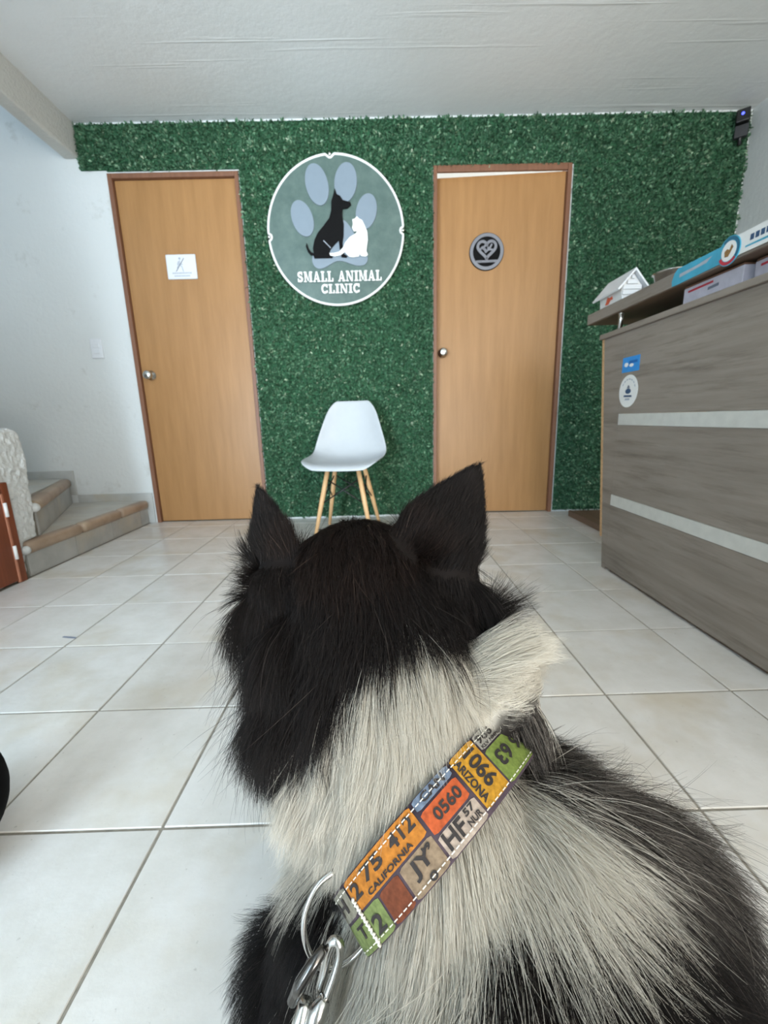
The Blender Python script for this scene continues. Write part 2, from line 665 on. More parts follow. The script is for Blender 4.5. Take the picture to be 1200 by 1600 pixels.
stairs = thing('staircase', 'tiled winder stairs with brown nosings rising in the left corner', 'staircase')
R1 = -1.62
A2, B2 = (-2.13, D - 0.011), (-1.66, 1.970)
s1 = slab_poly('step', [(R1 - 0.006, 1.836), (R1 - 0.006, D - 0.011), (-2.69, D - 0.011), (-2.69, 1.836)], 0.0, 0.145, M['grout'], stairs)
for k, (ya, yb) in enumerate(((1.837, 2.147), (2.150, 2.455), (2.458, 2.76), (2.763, D - 0.012))):
    box('riser_tile', (R1 - 0.006, ya, 0.001), (R1 + 0.003, yb, 0.106), M['riser'], s1, 0.001, 1)
slab_poly('tread_tile', [(R1 - 0.03, 1.95), (R1 - 0.03, 2.42), (-2.0, 2.42), (-1.80, 1.95)], 0.145, 0.158, M['tread'], s1)
slab_poly('tread_tile', [(R1 - 0.03, 2.423), (R1 - 0.03, D - 0.012), (A2[0] + 0.01, D - 0.012), (-2.0, 2.423)], 0.145, 0.158, M['tread'], s1)
for ya, yb in ((1.838, 2.20), (2.203, 2.55), (2.553, D - 0.012)):
    bm = bmesh.new()
    add_box(bm, (R1 - 0.045, ya, 0.104), (R1 + 0.018, yb, 0.162), 0.022, 4)
    obj('nosing', bm_mesh('nosing', bm, True), M['nosing'], s1)
# second, wedge-shaped step
s2 = slab_poly('step', [A2, B2, (-1.765, 1.965), (-1.765, 1.62), (-2.69, 1.62), (-2.69, D - 0.011)], 0.145, 0.315, M['grout'], stairs)
va = Vector(A2).to_3d()
vb = Vector(B2).to_3d()
ax = (vb - va).normalized()
nr = Vector((-ax.y, ax.x, 0))
if nr.x < 0:
    nr = -nr


def along(name, t0, t1, o0, o1, z0, z1, mat, parent, bevel=0.001, seg=1):
    L = (vb - va).length
    bm = bmesh.new()
    add_box(bm, (t0 * L, o0, z0), (t1 * L, o1, z1), bevel, seg)
    m4 = Matrix(((ax.x, nr.x, 0, va.x), (ax.y, nr.y, 0, va.y), (0, 0, 1, 0), (0, 0, 0, 1)))
    bmesh.ops.transform(bm, matrix=m4, verts=bm.verts)
    return obj(name, bm_mesh(name, bm, seg > 1), mat, parent)


along('riser_tile', 0.035, 0.49, -0.002, 0.008, 0.16, 0.275, M['riser'], s2)
along('riser_tile', 0.493, 0.99, -0.002, 0.008, 0.16, 0.275, M['riser'], s2)
along('nosing', 0.05, 0.99, -0.045, 0.024, 0.272, 0.330, M['nosing'], s2, 0.022, 4)
slab_poly('tread_tile', [(-2.16, D - 0.012), (-1.78, 2.05), (-2.69, 2.05), (-2.69, D - 0.012)], 0.315, 0.326, M['tread'], s2)
# the flight that climbs back towards the entrance
for k in range(7):
    y1 = 1.98 - k * 0.27
    z1 = 0.49 + k * 0.17
    st = box('step', (-2.69, y1 - 0.27, 0.145 + k * 0.17), (-1.757, y1, z1 - 0.014), M['grout'], stairs, 0)
    box('tread_tile', (-2.69, y1 - 0.27, z1 - 0.014), (-1.757, y1 - 0.03, z1), M['tread'], st, 0.001, 1)
    box('nosing', (-2.69, y1 - 0.035, z1 - 0.05), (-1.757, y1 + 0.018, z1 + 0.003), M['nosing'], st, 0.02, 3)
    box('riser_tile', (-2.69, y1 - 0.003, 0.16 + k * 0.17), (-1.757, y1 + 0.004, z1 - 0.05), M['riser'], st, 0.001, 1)

# rough plaster side wall of the stairs (its end is what the photograph shows)
prof = [(1.795, 0), (1.834, 0), (1.838, 0.10), (1.842, 0.163), (1.925, 0.166), (1.935, 0.30), (1.948, 0.46), (1.95, 0.60), (1.935, 0.655),
        (1.90, 0.672), (1.84, 0.665), (1.76, 0.69), (1.5, 0.82), (-0.4, 2.02), (-0.4, 0), ]
bm = bmesh.new()
f0 = [bm.verts.new((-1.755, y, z)) for y, z in prof]
f1 = [bm.verts.new((-1.625, y, z)) for y, z in prof]
n = len(prof)
bm.faces.new(f0)
bm.faces.new(f1[::-1])
for i in range(n):
    bm.faces.new((f0[i], f0[(i + 1) % n], f1[(i + 1) % n], f1[i]))
bmesh.ops.triangulate(bm, faces=bm.faces[:])
para = obj('wall_stair_side', bm_mesh('wall_stair_side', bm), M['rough'])
structure(para)
rm = para.modifiers.new('remesh', 'REMESH')
rm.mode = 'VOXEL'
rm.voxel_size = 0.011
sm_ = para.modifiers.new('smooth', 'SMOOTH')
sm_.iterations = 5
tx = bpy.data.textures.new('plaster_lumps', 'CLOUDS')
tx.noise_scale = 0.022
dm = para.modifiers.new('lumps', 'DISPLACE')
dm.texture = tx
dm.strength = 0.014
dm.mid_level = 0.5
bm = bmesh.new()
for (x, y, z, r) in ((-1.612, 1.828, 0.128, 0.020), (-1.640, 1.958, 0.30, 0.022)):
    r_ = bmesh.ops.create_icosphere(bm, subdivisions=3, radius=r)
    for v in r_['verts']:
        v.co = Vector((x + v.co.x, y + v.co.y * 1.1, z + v.co.z))
structure(obj('trim_2', bm_mesh('trim_2', bm, True), M['rough']))
# under-stair cupboard
cup = thing('stair_cupboard', 'red-brown wooden cupboard door set under the stairs at the left edge', 'cupboard')
boxes('frame', [((-1.626, 1.765, 0), (-1.602, 1.800, 0.445)), ((-1.626, 0.9, 0.40), (-1.602, 1.765, 0.445))], M['cupboard'], cup, 0.004)
cdr = box('door', (-1.622, 0.95, 0.012), (-1.604, 1.757, 0.393), M['cupboard'], cup, 0.003)
boxes('raised_panel', [((-1.606, 1.10, 0.09), (-1.598, 1.66, 0.31))], M['cupboard_line'], cdr, 0.006)
box('edge_moulding', (-1.612, 1.755, 0.004), (-1.600, 1.765, 0.40), M['cupboard_line'], cdr, 0.002)
for z in (0.14, 0.33):
    tube('hinge', [(-1.598, 1.762, z - 0.03), (-1.598, 1.762, z + 0.03)], 0.007, M['white_paint'], cup, 10)

# light switch plate on the white wall
sw = thing('light_switch', 'white light switch plate on the white wall left of the door', 'switch', (-1.79, D, 1.156))
box('plate', (-0.038, -0.009, -0.06), (0.038, -0.0005, 0.06), M['sign_white'], sw, 0.004)
for z in (-0.018, 0.018):
    box('rocker', (-0.020, -0.013, z - 0.013), (0.020, -0.008, z + 0.013), M['sign_white'], sw, 0.002)


# ------------------------------------------------------------------ artificial grass on the back wall
def mat_leaf():
    k = NT('plastic_leaf', 0.42, 0, 0.45)
    a = k.n('ShaderNodeAttribute', attribute_name='leaf')
    c = k.ramp(a.outputs['Fac'], [(0.0, rgb(56, 94, 70)), (0.45, rgb(86, 128, 98)), (0.72, rgb(118, 158, 126)), (0.9, rgb(164, 188, 156)), (1.0, rgb(210, 220, 196))])
    return k.color(c)


M['leaf'] = mat_leaf()
M['leaf_back'] = plain('grass_mat_backing', rgb(44, 90, 60), 0.9, var=0.3, scale=90)
GRECT = [(-1.712, -1.56, 2.143, 2.372), (-1.56, LDX1 + 0.006, 2.136, 2.372), (LDX1 + 0.006, RDX0 - 0.004, 0.012, 2.372),
         (RDX0 - 0.004, RDX1 + 0.012, 2.128, 2.372), (RDX1 + 0.012, XR - 0.012, 0.012, 2.372)]
grass = tag(boxes('artificial_grass', [((a, D - 0.008, c), (b, D - 0.001, d)) for a, b, c, d in GRECT], M['leaf_back']),
            'dark green artificial grass covering the back wall', 'artificial grass', kind='stuff')
LV, LA = [], []
for a, b, c, d in GRECT:
    nn = int((b - a) * (d - c) * 24000)
    px = rng.uniform(a, b, nn)
    pz = rng.uniform(c, d, nn)
    LV.append(np.stack([px, np.full(nn, D - 0.008), pz], 1))
root = np.concatenate(LV)
NL = len(root)
# tufts: pull roots a little towards a jittered lattice
cell = 0.021
ci = np.floor(root[:, [0, 2]] / cell).astype(int)
hsh = (np.sin(ci[:, 0] * 12.9898 + ci[:, 1] * 78.233) * 43758.5453) % 1.0
hsh2 = (np.sin(ci[:, 0] * 39.346 + ci[:, 1] * 11.135) * 24634.6345) % 1.0
cen = np.stack([(ci[:, 0] + 0.2 + 0.6 * hsh) * cell, root[:, 1], (ci[:, 1] + 0.2 + 0.6 * hsh2) * cell], 1)
off = root - cen
dirv = np.stack([off[:, 0] / cell * 1.1, -0.55 - rng.uniform(0, 0.5, NL), off[:, 2] / cell * 1.1], 1)
dirv += rng.normal(0, 0.35, (NL, 3))
dirv[:, 1] = -np.abs(dirv[:, 1])
dirv /= np.linalg.norm(dirv, axis=1, keepdims=True)
ln = rng.uniform(0.013, 0.027, NL) * (0.75 + 0.5 * hsh)
wd = ln * rng.uniform(0.18, 0.30, NL)
side = np.cross(dirv, rng.normal(0, 1, (NL, 3)))
side /= np.linalg.norm(side, axis=1, keepdims=True)
nrm = np.cross(side, dirv)
base = root * 0.55 + cen * 0.45
p0 = base
p1 = base + dirv * (ln * 0.55)[:, None] + side * wd[:, None] + nrm * (wd * 0.35)[:, None]
p2 = base + dirv * ln[:, None] + np.array([0, 0, -0.002])
p3 = base + dirv * (ln * 0.55)[:, None] - side * wd[:, None] + nrm * (wd * 0.35)[:, None]
V = np.stack([p0, p1, p2, p3], 1).reshape(-1, 3)
V[:, 0] = np.clip(V[:, 0], -1.725, XR - 0.002)
V[:, 2] = np.clip(V[:, 2], 0.001, ZC - 0.001)
V[:, 1] = np.minimum(V[:, 1], D - 0.002)
idx = np.arange(NL)[:, None] * 4
T = np.concatenate([np.concatenate([idx, idx + 1, idx + 2], 1), np.concatenate([idx, idx + 2, idx + 3], 1)])
me = bpy.data.meshes.new('leaves')
me.vertices.add(len(V))
me.vertices.foreach_set('co', V.ravel())
me.loops.add(len(T) * 3)
me.loops.foreach_set('vertex_index', T.ravel().astype(np.int32))
me.polygons.add(len(T))
me.polygons.foreach_set('loop_start', np.arange(len(T), dtype=np.int32) * 3)
me.update(calc_edges=True)
at = me.attributes.new('leaf', 'FLOAT', 'POINT')
val = np.clip(rng.beta(1.3, 2.4, NL) * 0.9 + 0.35 * (hsh - 0.4), 0, 1)
at.data.foreach_set('value', np.repeat(val, 4).astype(np.float32))
lv = obj('leaves', me, M['leaf'], grass)
lv['kind'] = 'stuff'


# ------------------------------------------------------------------ round clinic sign
def mat_disc():
    k = NT('frosted_green_glass', 0.25, 0, 0.5)
    v = k.coord()
    a = k.noise(v, 9, 6, 0.7)
    c = k.ramp(a, [(0.3, rgb(80, 102, 96)), (0.7, rgb(106, 126, 120))])
    k.b.inputs['Alpha'].default_value = 0.90
    return k.color(c)


M['disc'] = mat_disc()
SC = (-0.221, D - 0.050, 1.775)
RS = 0.405
sign = thing('clinic_sign', 'round frosted clinic sign with dog and cat over a grey paw print', 'sign', SC)


def sxy(X, Y):
    """enlarged image pixels to sign plane"""
    return ((X - 582) / 480 * RS, (628 - Y) / 480 * RS)


outline = []
NOT = (PI / 2 + 0.04, PI + 0.05, 0.0, )
for k in range(240):
    a = 2 * PI * k / 240
    p = Vector((RS * math.cos(a), RS * math.sin(a)))
    for na in NOT:
        c = Vector((RS * math.cos(na), RS * math.sin(na)))
        if (p - c).length < 0.018:
            d = (p - c)
            inward = -c.normalized()
            tn = Vector((-inward.y, inward.x))
            w = max(-1, min(1, d.dot(tn) / 0.018))
            p = c + tn * w * 0.018 + inward * 0.018 * math.sqrt(max(0, 1 - w * w))
    outline.append((p.x, p.y))
prism('disc', outline, 0.0, 0.008, M['disc'], sign)
tube('rim', [(x, 0.002, z) for x, z in outline], 0.0075, M['white_paint'], sign, 8, True)
for na in NOT:
    m4 = Matrix.Translation((RS * math.cos(na) * 0.998, 0.045, RS * math.sin(na) * 0.998)) @ Matrix.Rotation(PI / 2, 4, 'X')
    lathe('standoff', [(0.009, 0.0), (0.009, 0.05), (0.006, 0.054)], M['steel'], sign, 16, m4)
for X, Y, rx, ry, t in ((465, 335, 78, 130, 12), (665, 325, 78, 122, -9), (350, 542, 74, 118, 18), (803, 507, 72, 114, -15)):
    cx, cz = sxy(X, Y)
    prism('paw_pad', ellipse(cx, cz, rx / 480 * RS, ry / 480 * RS, math.radians(t)), -0.008, -0.0002, M['pad'], sign)
pad = [(405, 790), (408, 835), (432, 862), (472, 866), (520, 846), (570, 822), (620, 820), (680, 840), (730, 853), (780, 846), (802, 815), (795, 770), (740, 690), (665, 575), (600, 555), (520, 600), (440, 700)]
prism('paw_pad', [(p[0], p[1]) for p in catmull([sxy(*q) + (0,) for q in pad], 4)], -0.008, -0.0002, M['pad'], sign)
dog_poly = [(588, 362), (601, 400), (622, 408), (642, 436), (695, 450), (698, 468), (670, 488), (637, 491), (633, 530), (641, 590), (636, 660), (627, 705),
            (630, 750), (634, 775), (657, 790), (652, 801), (615, 797), (604, 740), (600, 690), (570, 715), (540, 745), (530, 768), (553, 790), (549, 801), (420, 801),
            (414, 782), (395, 777), (375, 757), (363, 722), (371, 698), (383, 735), (400, 760), (416, 766), (414, 730), (428, 680), (455, 635), (500, 590), (540, 545),
            (556, 500), (560, 440), (575, 405)]
prism('dog_silhouette', [sxy(*p) for p in dog_poly], -0.013, -0.008, M['matt_black'], sign)
for ln_ in stroke_polys([[sxy(492, 688), sxy(520, 715), sxy(540, 735)]], 0.004):
    prism('haunch_line', ln_, -0.0138, -0.0131, M['print_grey'], sign)
cat_poly = [(736, 540), (750, 555), (772, 565), (790, 600), (806, 640), (808, 690), (800, 730), (795, 760), (805, 786), (790, 798), (760, 795), (745, 780), (740, 796),
            (700, 801), (670, 796), (648, 775), (640, 765), (610, 785), (570, 793), (535, 786), (530, 770), (560, 770), (600, 762), (630, 735), (645, 705), (680, 670),
            (720, 650), (735, 635), (710, 635), (698, 612), (706, 590), (702, 560), (720, 555)]
prism('cat_silhouette', [sxy(*p) for p in cat_poly], -0.018, -0.0132, M['white_paint'], sign)

# slab-serif stencil capitals, unit height
SER = 0.12


def glyph(ch):
    """(width, list of polygons) for the sign's capitals"""
    def R(x0, z0, x1, z1):
        return [(x0, z0), (x1, z0), (x1, z1), (x0, z1)]
    if ch == 'I':
        return 0.46, [R(0.11, 0, 0.35, 1), R(0, 0, 0.46, SER), R(0, 1 - SER, 0.46, 1)]
    if ch == 'L':
        return 0.70, [R(0.09, 0, 0.33, 1), R(0, 0, 0.40, SER), R(0, 1 - SER, 0.42, 1), R(0.44, 0, 0.70, SER), R(0.56, 0, 0.70, 0.34)]
    if ch == 'A':
        return 0.86, [[(0.05, 0), (0.20, 0), (0.42, 0.86), (0.36, 1)], [(0.42, 1), (0.36, 1), (0.56, 0), (0.80, 0), (0.52, 1)], R(0.20, 0.24, 0.56, 0.36),
                      R(0, 0, 0.28, SER), R(0.50, 0, 0.86, SER)]
    if ch == 'M':
        return 1.02, [R(0.08, 0, 0.20, 1), R(0.72, 0, 0.94, 1), [(0.06, 1), (0.30, 1), (0.54, 0.12), (0.44, 0.12)], [(0.50, 0.16), (0.56, 0.16), (0.76, 1), (0.68, 1)],
                      R(0, 0, 0.30, SER), R(0.62, 0, 1.02, SER), R(0, 1 - SER, 0.2, 1), R(0.8, 1 - SER, 1.02, 1)]
    if ch == 'N':
        return 0.92, [R(0.09, 0, 0.20, 1), R(0.70, 0, 0.81, 1), [(0.04, 1), (0.32, 1), (0.80, 0.0), (0.62, 0.0)], R(0, 0, 0.30, SER), R(0.58, 1 - SER, 0.92, 1), R(0, 1 - SER, 0.2, 1)]
    if ch == 'C':
        pts = [(0.40 + 0.30 * math.cos(a), 0.5 + 0.42 * math.sin(a)) for a in (math.radians(d) for d in range(52, 309, 16))]
        return 0.76, stroke_polys([pts], 0.20) + [R(0.60, 0.62, 0.74, 0.98), R(0.62, 0.06, 0.74, 0.3)]
    if ch == 'S':
        pts = [(0.34 + 0.21 * math.cos(a), 0.72 + 0.19 * math.sin(a)) for a in (math.radians(d) for d in range(40, 271, 22))]
        pts += [(0.34 + 0.23 * math.cos(a), 0.29 + 0.20 * math.sin(a)) for a in (math.radians(d) for d in range(80, -141, -22))]
        return 0.70, stroke_polys([pts], 0.19) + [R(0.50, 0.66, 0.62, 0.98), R(0.05, 0.02, 0.17, 0.36)]
    return 0.42, []


def sign_text(s, X0_, X1_, Yc, H):
    x0, zc = sxy(X0_, Yc)
    x1, _ = sxy(X1_, Yc)
    h = H / 480 * RS
    tot = sum(glyph(c)[0] for c in s) + 0.09 * (len(s) - 1)
    k = (x1 - x0) / tot
    x = x0
    for c in s:
        w, polys = glyph(c)
        if polys:
            bm = bmesh.new()
            for q, p in enumerate(polys):
                add_prism(bm, [(x + a * k, zc - h / 2 + b * h) for a, b in p], -0.006 - 0.00025 * q, -0.0003)
            obj('letter', bm_mesh('letter', bm), M['white_paint'], sign)
        x += (w + 0.09) * k


sign_text('SMALL ANIMAL', 288, 900, 918, 70)
sign_text('CLINIC', 458, 738, 1000, 62)

# ------------------------------------------------------------------ small signs on the doors
ds = thing('door_sign', 'small white plate with a crossed-out figure on the left door', 'sign', (-1.192, D + 0.0115, 1.622))
box('plate', (-0.092, -0.010, -0.070), (0.092, -0.0005, 0.070), M['sign_white'], ds, 0.006)
fig = [[(-0.014, 0.030), (-0.022, 0.012)], [(-0.006, 0.034), (-0.012, 0.016), (0.004, -0.002), (0.010, -0.026)], [(-0.012, 0.016), (-0.026, -0.008)], [(-0.012, 0.018), (0.008, 0.012)]]
bm = bmesh.new()
for q, p in enumerate(stroke_polys(fig, 0.005)):
    add_prism(bm, p, -0.0106 - 0.0002 * (q % 3), -0.0102)
add_prism(bm, ellipse(-0.006, 0.046, 0.007, 0.007, 0, 14), -0.0108, -0.0102)
obj('pictogram', bm_mesh('pictogram', bm), M['print_grey'], ds)
prism('slash', stroke_polys([[(-0.034, -0.026), (0.020, 0.046)]], 0.0042)[0], -0.0113, -0.0109, M['print_dark'], ds)
for z, w in ((-0.036, 0.118), (-0.052, 0.096)):
    bm = bmesh.new()
    x = -w / 2
    while x < w / 2:
        l_ = random.uniform(0.004, 0.011)
        add_prism(bm, [(x, z - 0.004), (min(x + l_, w / 2), z - 0.004), (min(x + l_, w / 2), z + 0.004), (x, z + 0.004)], -0.0108, -0.0102)
        x += l_ + 0.0022
    obj('text_line', bm_mesh('text_line', bm), M['print_grey'], ds)

bp = on_door2(0.712, 1.678, 0.0)
bd = thing('door_badge', 'round black and silver badge with a heart on the ajar right door', 'sign', bp, (0, 0, -AJAR))
BR = 0.108
prism('disc', ellipse(0, 0, BR, BR, 0, 56), -0.006, -0.0003, M['matt_black'], bd)
ro, ri = ellipse(0, 0, BR * 0.965, BR * 0.965, 0, 56), ellipse(0, 0, BR * 0.79, BR * 0.79, 0, 56)
bm = bmesh.new()
for k in range(56):
    k1 = (k + 1) % 56
    add_prism(bm, [ro[k], ro[k1], ri[k1], ri[k]], -0.010, -0.0055)
obj('ring', bm_mesh('ring', bm), M['grey_metal'], bd)


def heart(s, cx=0.0, cz=0.0, n=48):
    out = []
    for k in range(n + 1):
        a = 2 * PI * k / n
        out.append((cx + s * 16 * math.sin(a) ** 3 / 16, cz + s * (13 * math.cos(a) - 5 * math.cos(2 * a) - 2 * math.cos(3 * a) - math.cos(4 * a)) / 16))
    return out


bm = bmesh.new()
for q, p in enumerate(stroke_polys([heart(0.056, 0, 0.016)], 0.016)):
    add_prism(bm, p, -0.0105 - 0.0004 * (q % 3), -0.0058)
obj('heart', bm_mesh('heart', bm), M['grey_metal'], bd)
inner = [[(-0.045, 0.008), (-0.030, 0.024), (-0.012, 0.030), (-0.006, 0.044)], [(-0.030, 0.024), (-0.014, 0.012), (-0.006, -0.002), (0.012, 0.012), (0.034, 0.010)],
         [(0.006, 0.020), (0.020, 0.022), (0.030, 0.040)], [(-0.016, 0.020), (-0.004, 0.006)]]
bm = bmesh.new()
for q, p in enumerate(stroke_polys(inner, 0.011)):
    add_prism(bm, p, -0.0096 - 0.0004 * (q % 3), -0.0058)
obj('pet_heads', bm_mesh('pet_heads', bm), M['grey_metal'], bd)
bm = bmesh.new()
x = -0.064
while x < 0.062:
    l_ = random.uniform(0.006, 0.010)
    add_prism(bm, [(x, -0.062), (x + l_, -0.062), (x + l_, -0.048), (x, -0.048)], -0.0095, -0.0058)
    x += l_ + 0.0016
obj('text_line', bm_mesh('text_line', bm), M['grey_metal'], bd)

# ------------------------------------------------------------------ shell chair
ch = thing('shell_chair', 'white plastic shell chair on splayed wooden legs against the grass wall', 'chair', (-0.195, 2.50, 0), (0, 0, math.radians(-9)))
PROF = [(-0.235, -0.030), (-0.226, -0.008), (-0.19, 0.002), (-0.10, -0.006), (0.0, -0.012), (0.09, -0.006), (0.145, 0.022), (0.175, 0.075), (0.195, 0.15), (0.215, 0.24), (0.232, 0.32), (0.240, 0.362)]
HW = [0.150, 0.196, 0.222, 0.230, 0.232, 0.230, 0.228, 0.220, 0.202, 0.176, 0.148, 0.104]
RISE = [0.006, 0.012, 0.022, 0.036, 0.046, 0.052, 0.050, 0.030, 0.012, 0.004, 0.0, 0.0]
FWD = [0, 0, 0, 0, 0.0, 0.01, 0.03, 0.05, 0.055, 0.045, 0.03, 0.016]
NU = 17
vv, ff = [], []
for i, (y, z) in enumerate(PROF):
    for k in range(NU):
        u = -1 + 2 * k / (NU - 1)
        e = abs(u) ** 2.6
        vv.append((HW[i] * u, y - FWD[i] * e, 0.425 + z + RISE[i] * e))
for i in range(len(PROF) - 1):
    for k in range(NU - 1):
        a = i * NU + k
        ff.append((a, a + 1, a + NU + 1, a + NU))
shell = obj('shell', smooth(mesh('shell', vv, ff)), M['white_plastic'], ch)
so = shell.modifiers.new('thick', 'SOLIDIFY')
so.thickness = 0.007
so.offset = 0
sb = shell.modifiers.new('sub', 'SUBSURF')
sb.levels = sb.render_levels = 2
for sx in (-1, 1):
    for sy in (-1, 1):
        top = Vector((sx * 0.088, sy * 0.085 - 0.01, 0.402))
        bot = Vector((sx * 0.168, sy * 0.155 - 0.01, 0.0))
        mid = top.lerp(bot, 0.45)
        tube('leg', [top, mid, bot], [0.0135, 0.0145, 0.010], M['leg_wood'], ch, 14)


def legpt(sx, sy, t):
    return Vector((sx * 0.088, sy * 0.085 - 0.01, 0.402)).lerp(Vector((sx * 0.168, sy * 0.155 - 0.01, 0.0)), t)


for a, b in (((-1, -1), (1, -1)), ((1, 1), (-1, 1)), ((-1, 1), (-1, -1)), ((1, -1), (1, 1))):
    tube('brace_rod', [legpt(*a, 0.16), legpt(*b, 0.52)], 0.004, M['black'], ch, 8)
    tube('brace_rod', [legpt(*a, 0.52), legpt(*b, 0.16)], 0.004, M['black'], ch, 8)
box('mount', (-0.10, -0.10, 0.392), (0.10, -0.08, 0.404), M['black'], ch)
box('mount', (-0.10, 0.06, 0.392), (0.10, 0.08, 0.404), M['black'], ch)

# ------------------------------------------------------------------ reception counter
FX = 0.975                     # front face
YN = -0.25                     # near end (out of the picture)


def yend(z):
    return 1.748 + 0.139 * z


cn = thing('reception_counter', 'grey oak reception counter with white strips and raised shelf', 'counter')


def panel(name, z0, z1, ya, yb0, yb1, mat, x0=FX, x1=FX + 0.02):
    bm = bmesh.new()
    P = [(ya, z0), (yb0, z0), (yb1, z1), (ya, z1)]
    a = [bm.verts.new((x0, y, z)) for y, z in P]
    b = [bm.verts.new((x1, y, z)) for y, z in P]
    bm.faces.new(a)
    bm.faces.new(b[::-1])
    for i in range(4):
        bm.faces.new((a[i], b[i], b[(i + 1) % 4], a[(i + 1) % 4]))
    bmesh.ops.recalc_face_normals(bm, faces=bm.faces)
    bmesh.ops.bevel(bm, geom=list(bm.edges), offset=0.0015, segments=1, affect='EDGES')
    return obj(name, bm_mesh(name, bm), mat, cn)


ZB = [(0.012, 0.287), (0.334, 0.619), (0.665, 0.975)]
for z0, z1 in ZB:
    panel('front_board', z0, z1, YN, 1.7205, 1.7205, M['laminate'])
for z0, z1 in ((0.2875, 0.3335), (0.6195, 0.6645)):
    panel('white_strip', z0, z1, YN, 1.7205, 1.7205, M['strip'], FX - 0.001, FX + 0.019)
panel('end_board', 0.0, 0.975, 1.721, yend(0), yend(0.975), M['laminate'], FX + 0.001, FX + 0.02)
# raw edge of the end panel
bm = bmesh.new()
P = [(0.135, yend(0.135)), (0.975, yend(0.975))]
for (za, ya_), (zb, yb_) in zip(P, P[1:]):
    vs = []
    for (z, y) in ((za, ya_), (zb, yb_)):
        for dx, dy in ((0.0, 0.0005), (0.0, 0.018), (0.45, 0.018), (0.45, 0.0005)):
            vs.append(bm.verts.new((FX + 0.002 + dx, y + dy, z)))
    for k in range(4):
        bm.faces.new((vs[k], vs[(k + 1) % 4], vs[4 + (k + 1) % 4], vs[4 + k]))
    bm.faces.new(vs[:4][::-1])
    bm.faces.new(vs[4:])
obj('side_panel', bm_mesh('side_panel', bm), M['chipboard'], cn)
box('side_panel', (FX + 0.021, YN, 0.0), (FX + 0.48, YN + 0.02, 0.975), M['laminate'], cn)
box('kick_board', (FX + 0.012, YN, 0.0), (FX + 0.03, 1.70, 0.02), M['laminate_dark'], cn, 0.001)
box('counter_top', (FX - 0.010, YN, 0.9755), (FX + 0.50, 1.905, 0.995), M['laminate'], cn, 0.002)
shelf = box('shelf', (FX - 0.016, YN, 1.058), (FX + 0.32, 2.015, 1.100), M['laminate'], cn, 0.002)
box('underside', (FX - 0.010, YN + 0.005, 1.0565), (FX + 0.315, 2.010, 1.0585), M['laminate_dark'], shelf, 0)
for y in (1.78, 0.85, 0.0):
    for x in (FX + 0.006, FX + 0.27):
        m4 = Matrix.Translation((x, y, 0.995))
        lathe('post', [(0.011, 0), (0.011, 0.004), (0.0085, 0.006), (0.0085, 0.056), (0.011, 0.058), (0.011, 0.062)], M['chrome'], cn, 18, m4)

# low timber base standing behind the counter
lb = thing('timber_base', 'low brown timber base on the floor behind the counter end', 'plinth')
box('front_board', (1.262, 2.10, 0.0), (1.280, 2.72, 0.040), M['laminate_dark'], lb)
box('top_board', (1.281, 2.10, 0.020), (1.75, 2.72, 0.036), M['laminate_dark'], lb)
box('back_board', (1.281, 2.702, 0.0), (1.75, 2.72, 0.0195), M['laminate_dark'], lb)

# stickers on the counter front
sk = thing('blue_sticker', 'small blue rectangular sticker on the counter front', 'sticker', (FX - 0.0005, 1.668, 0.849))


def flat(name, poly, mat, parent, t0, t1):
    """polygon in (y to the right as seen from the room, z); thickness along -x"""
    bm = bmesh.new()
    f = [bm.verts.new((-t1, -u, z)) for u, z in poly]
    b = [bm.verts.new((-t0, -u, z)) for u, z in poly]
    n_ = len(poly)
    fa = bm.faces.new(f)
    ba = bm.faces.new(b[::-1])
    for i in range(n_):
        bm.faces.new((f[i], b[i], b[(i + 1) % n_], f[(i + 1) % n_]))
    fa.normal_update()
    ba.normal_update()
    bmesh.ops.triangulate(bm, faces=[fa, ba])
    return obj(name, bm_mesh(name, bm), mat, parent)


flat('sheet', [(-0.055, -0.028), (0.055, -0.028), (0.055, 0.028), (-0.055, 0.028)], M['blue'], sk, 0.0, 0.001)
flat('print', [(-0.010, 0.003), (0.042, 0.003), (0.042, 0.013), (-0.010, 0.013)], M['blue_dark'], sk, 0.0011, 0.0014)
flat('print', ellipse(-0.028, 0.0, 0.013, 0.008), M['white_paint'], sk, 0.0011, 0.0014)
flat('print', ellipse(0.006, -0.004, 0.014, 0.006), M['white_paint'], sk, 0.0011, 0.0014)
sk2 = thing('round_sticker', 'round white sticker with a blue emblem under the blue sticker', 'sticker', (FX - 0.0005, 1.668, 0.749))
flat('sheet', ellipse(0, 0, 0.061, 0.061, 0, 48), M['white_paint'], sk2, 0.0, 0.001)
bm_pts = [(0.045 * math.cos(a), 0.045 * math.sin(a)) for a in (math.radians(d) for d in range(20, 161, 10))]
for k, p in enumerate(stroke_polys([bm_pts], 0.004)):
    if k % 2 == 0:
        flat('print', p, M['print_grey'], sk2, 0.0011, 0.0014)
flat('print', ellipse(0, 0.000, 0.018, 0.010), M['navy'], sk2, 0.0011, 0.0014)
flat('print', [(-0.010, 0.011), (0.010, 0.011), (0.003, 0.022), (-0.003, 0.022)], M['print_dark'], sk2, 0.0011, 0.0014)
flat('print', [(-0.026, -0.021), (0.026, -0.023), (0.026, -0.016), (-0.026, -0.014)], M['navy'], sk2, 0.0011, 0.0014)
flat('print', [(-0.016, -0.034), (0.014, -0.034), (0.014, -0.027), (-0.016, -0.027)], M['print_grey'], sk2, 0.0011, 0.0014)

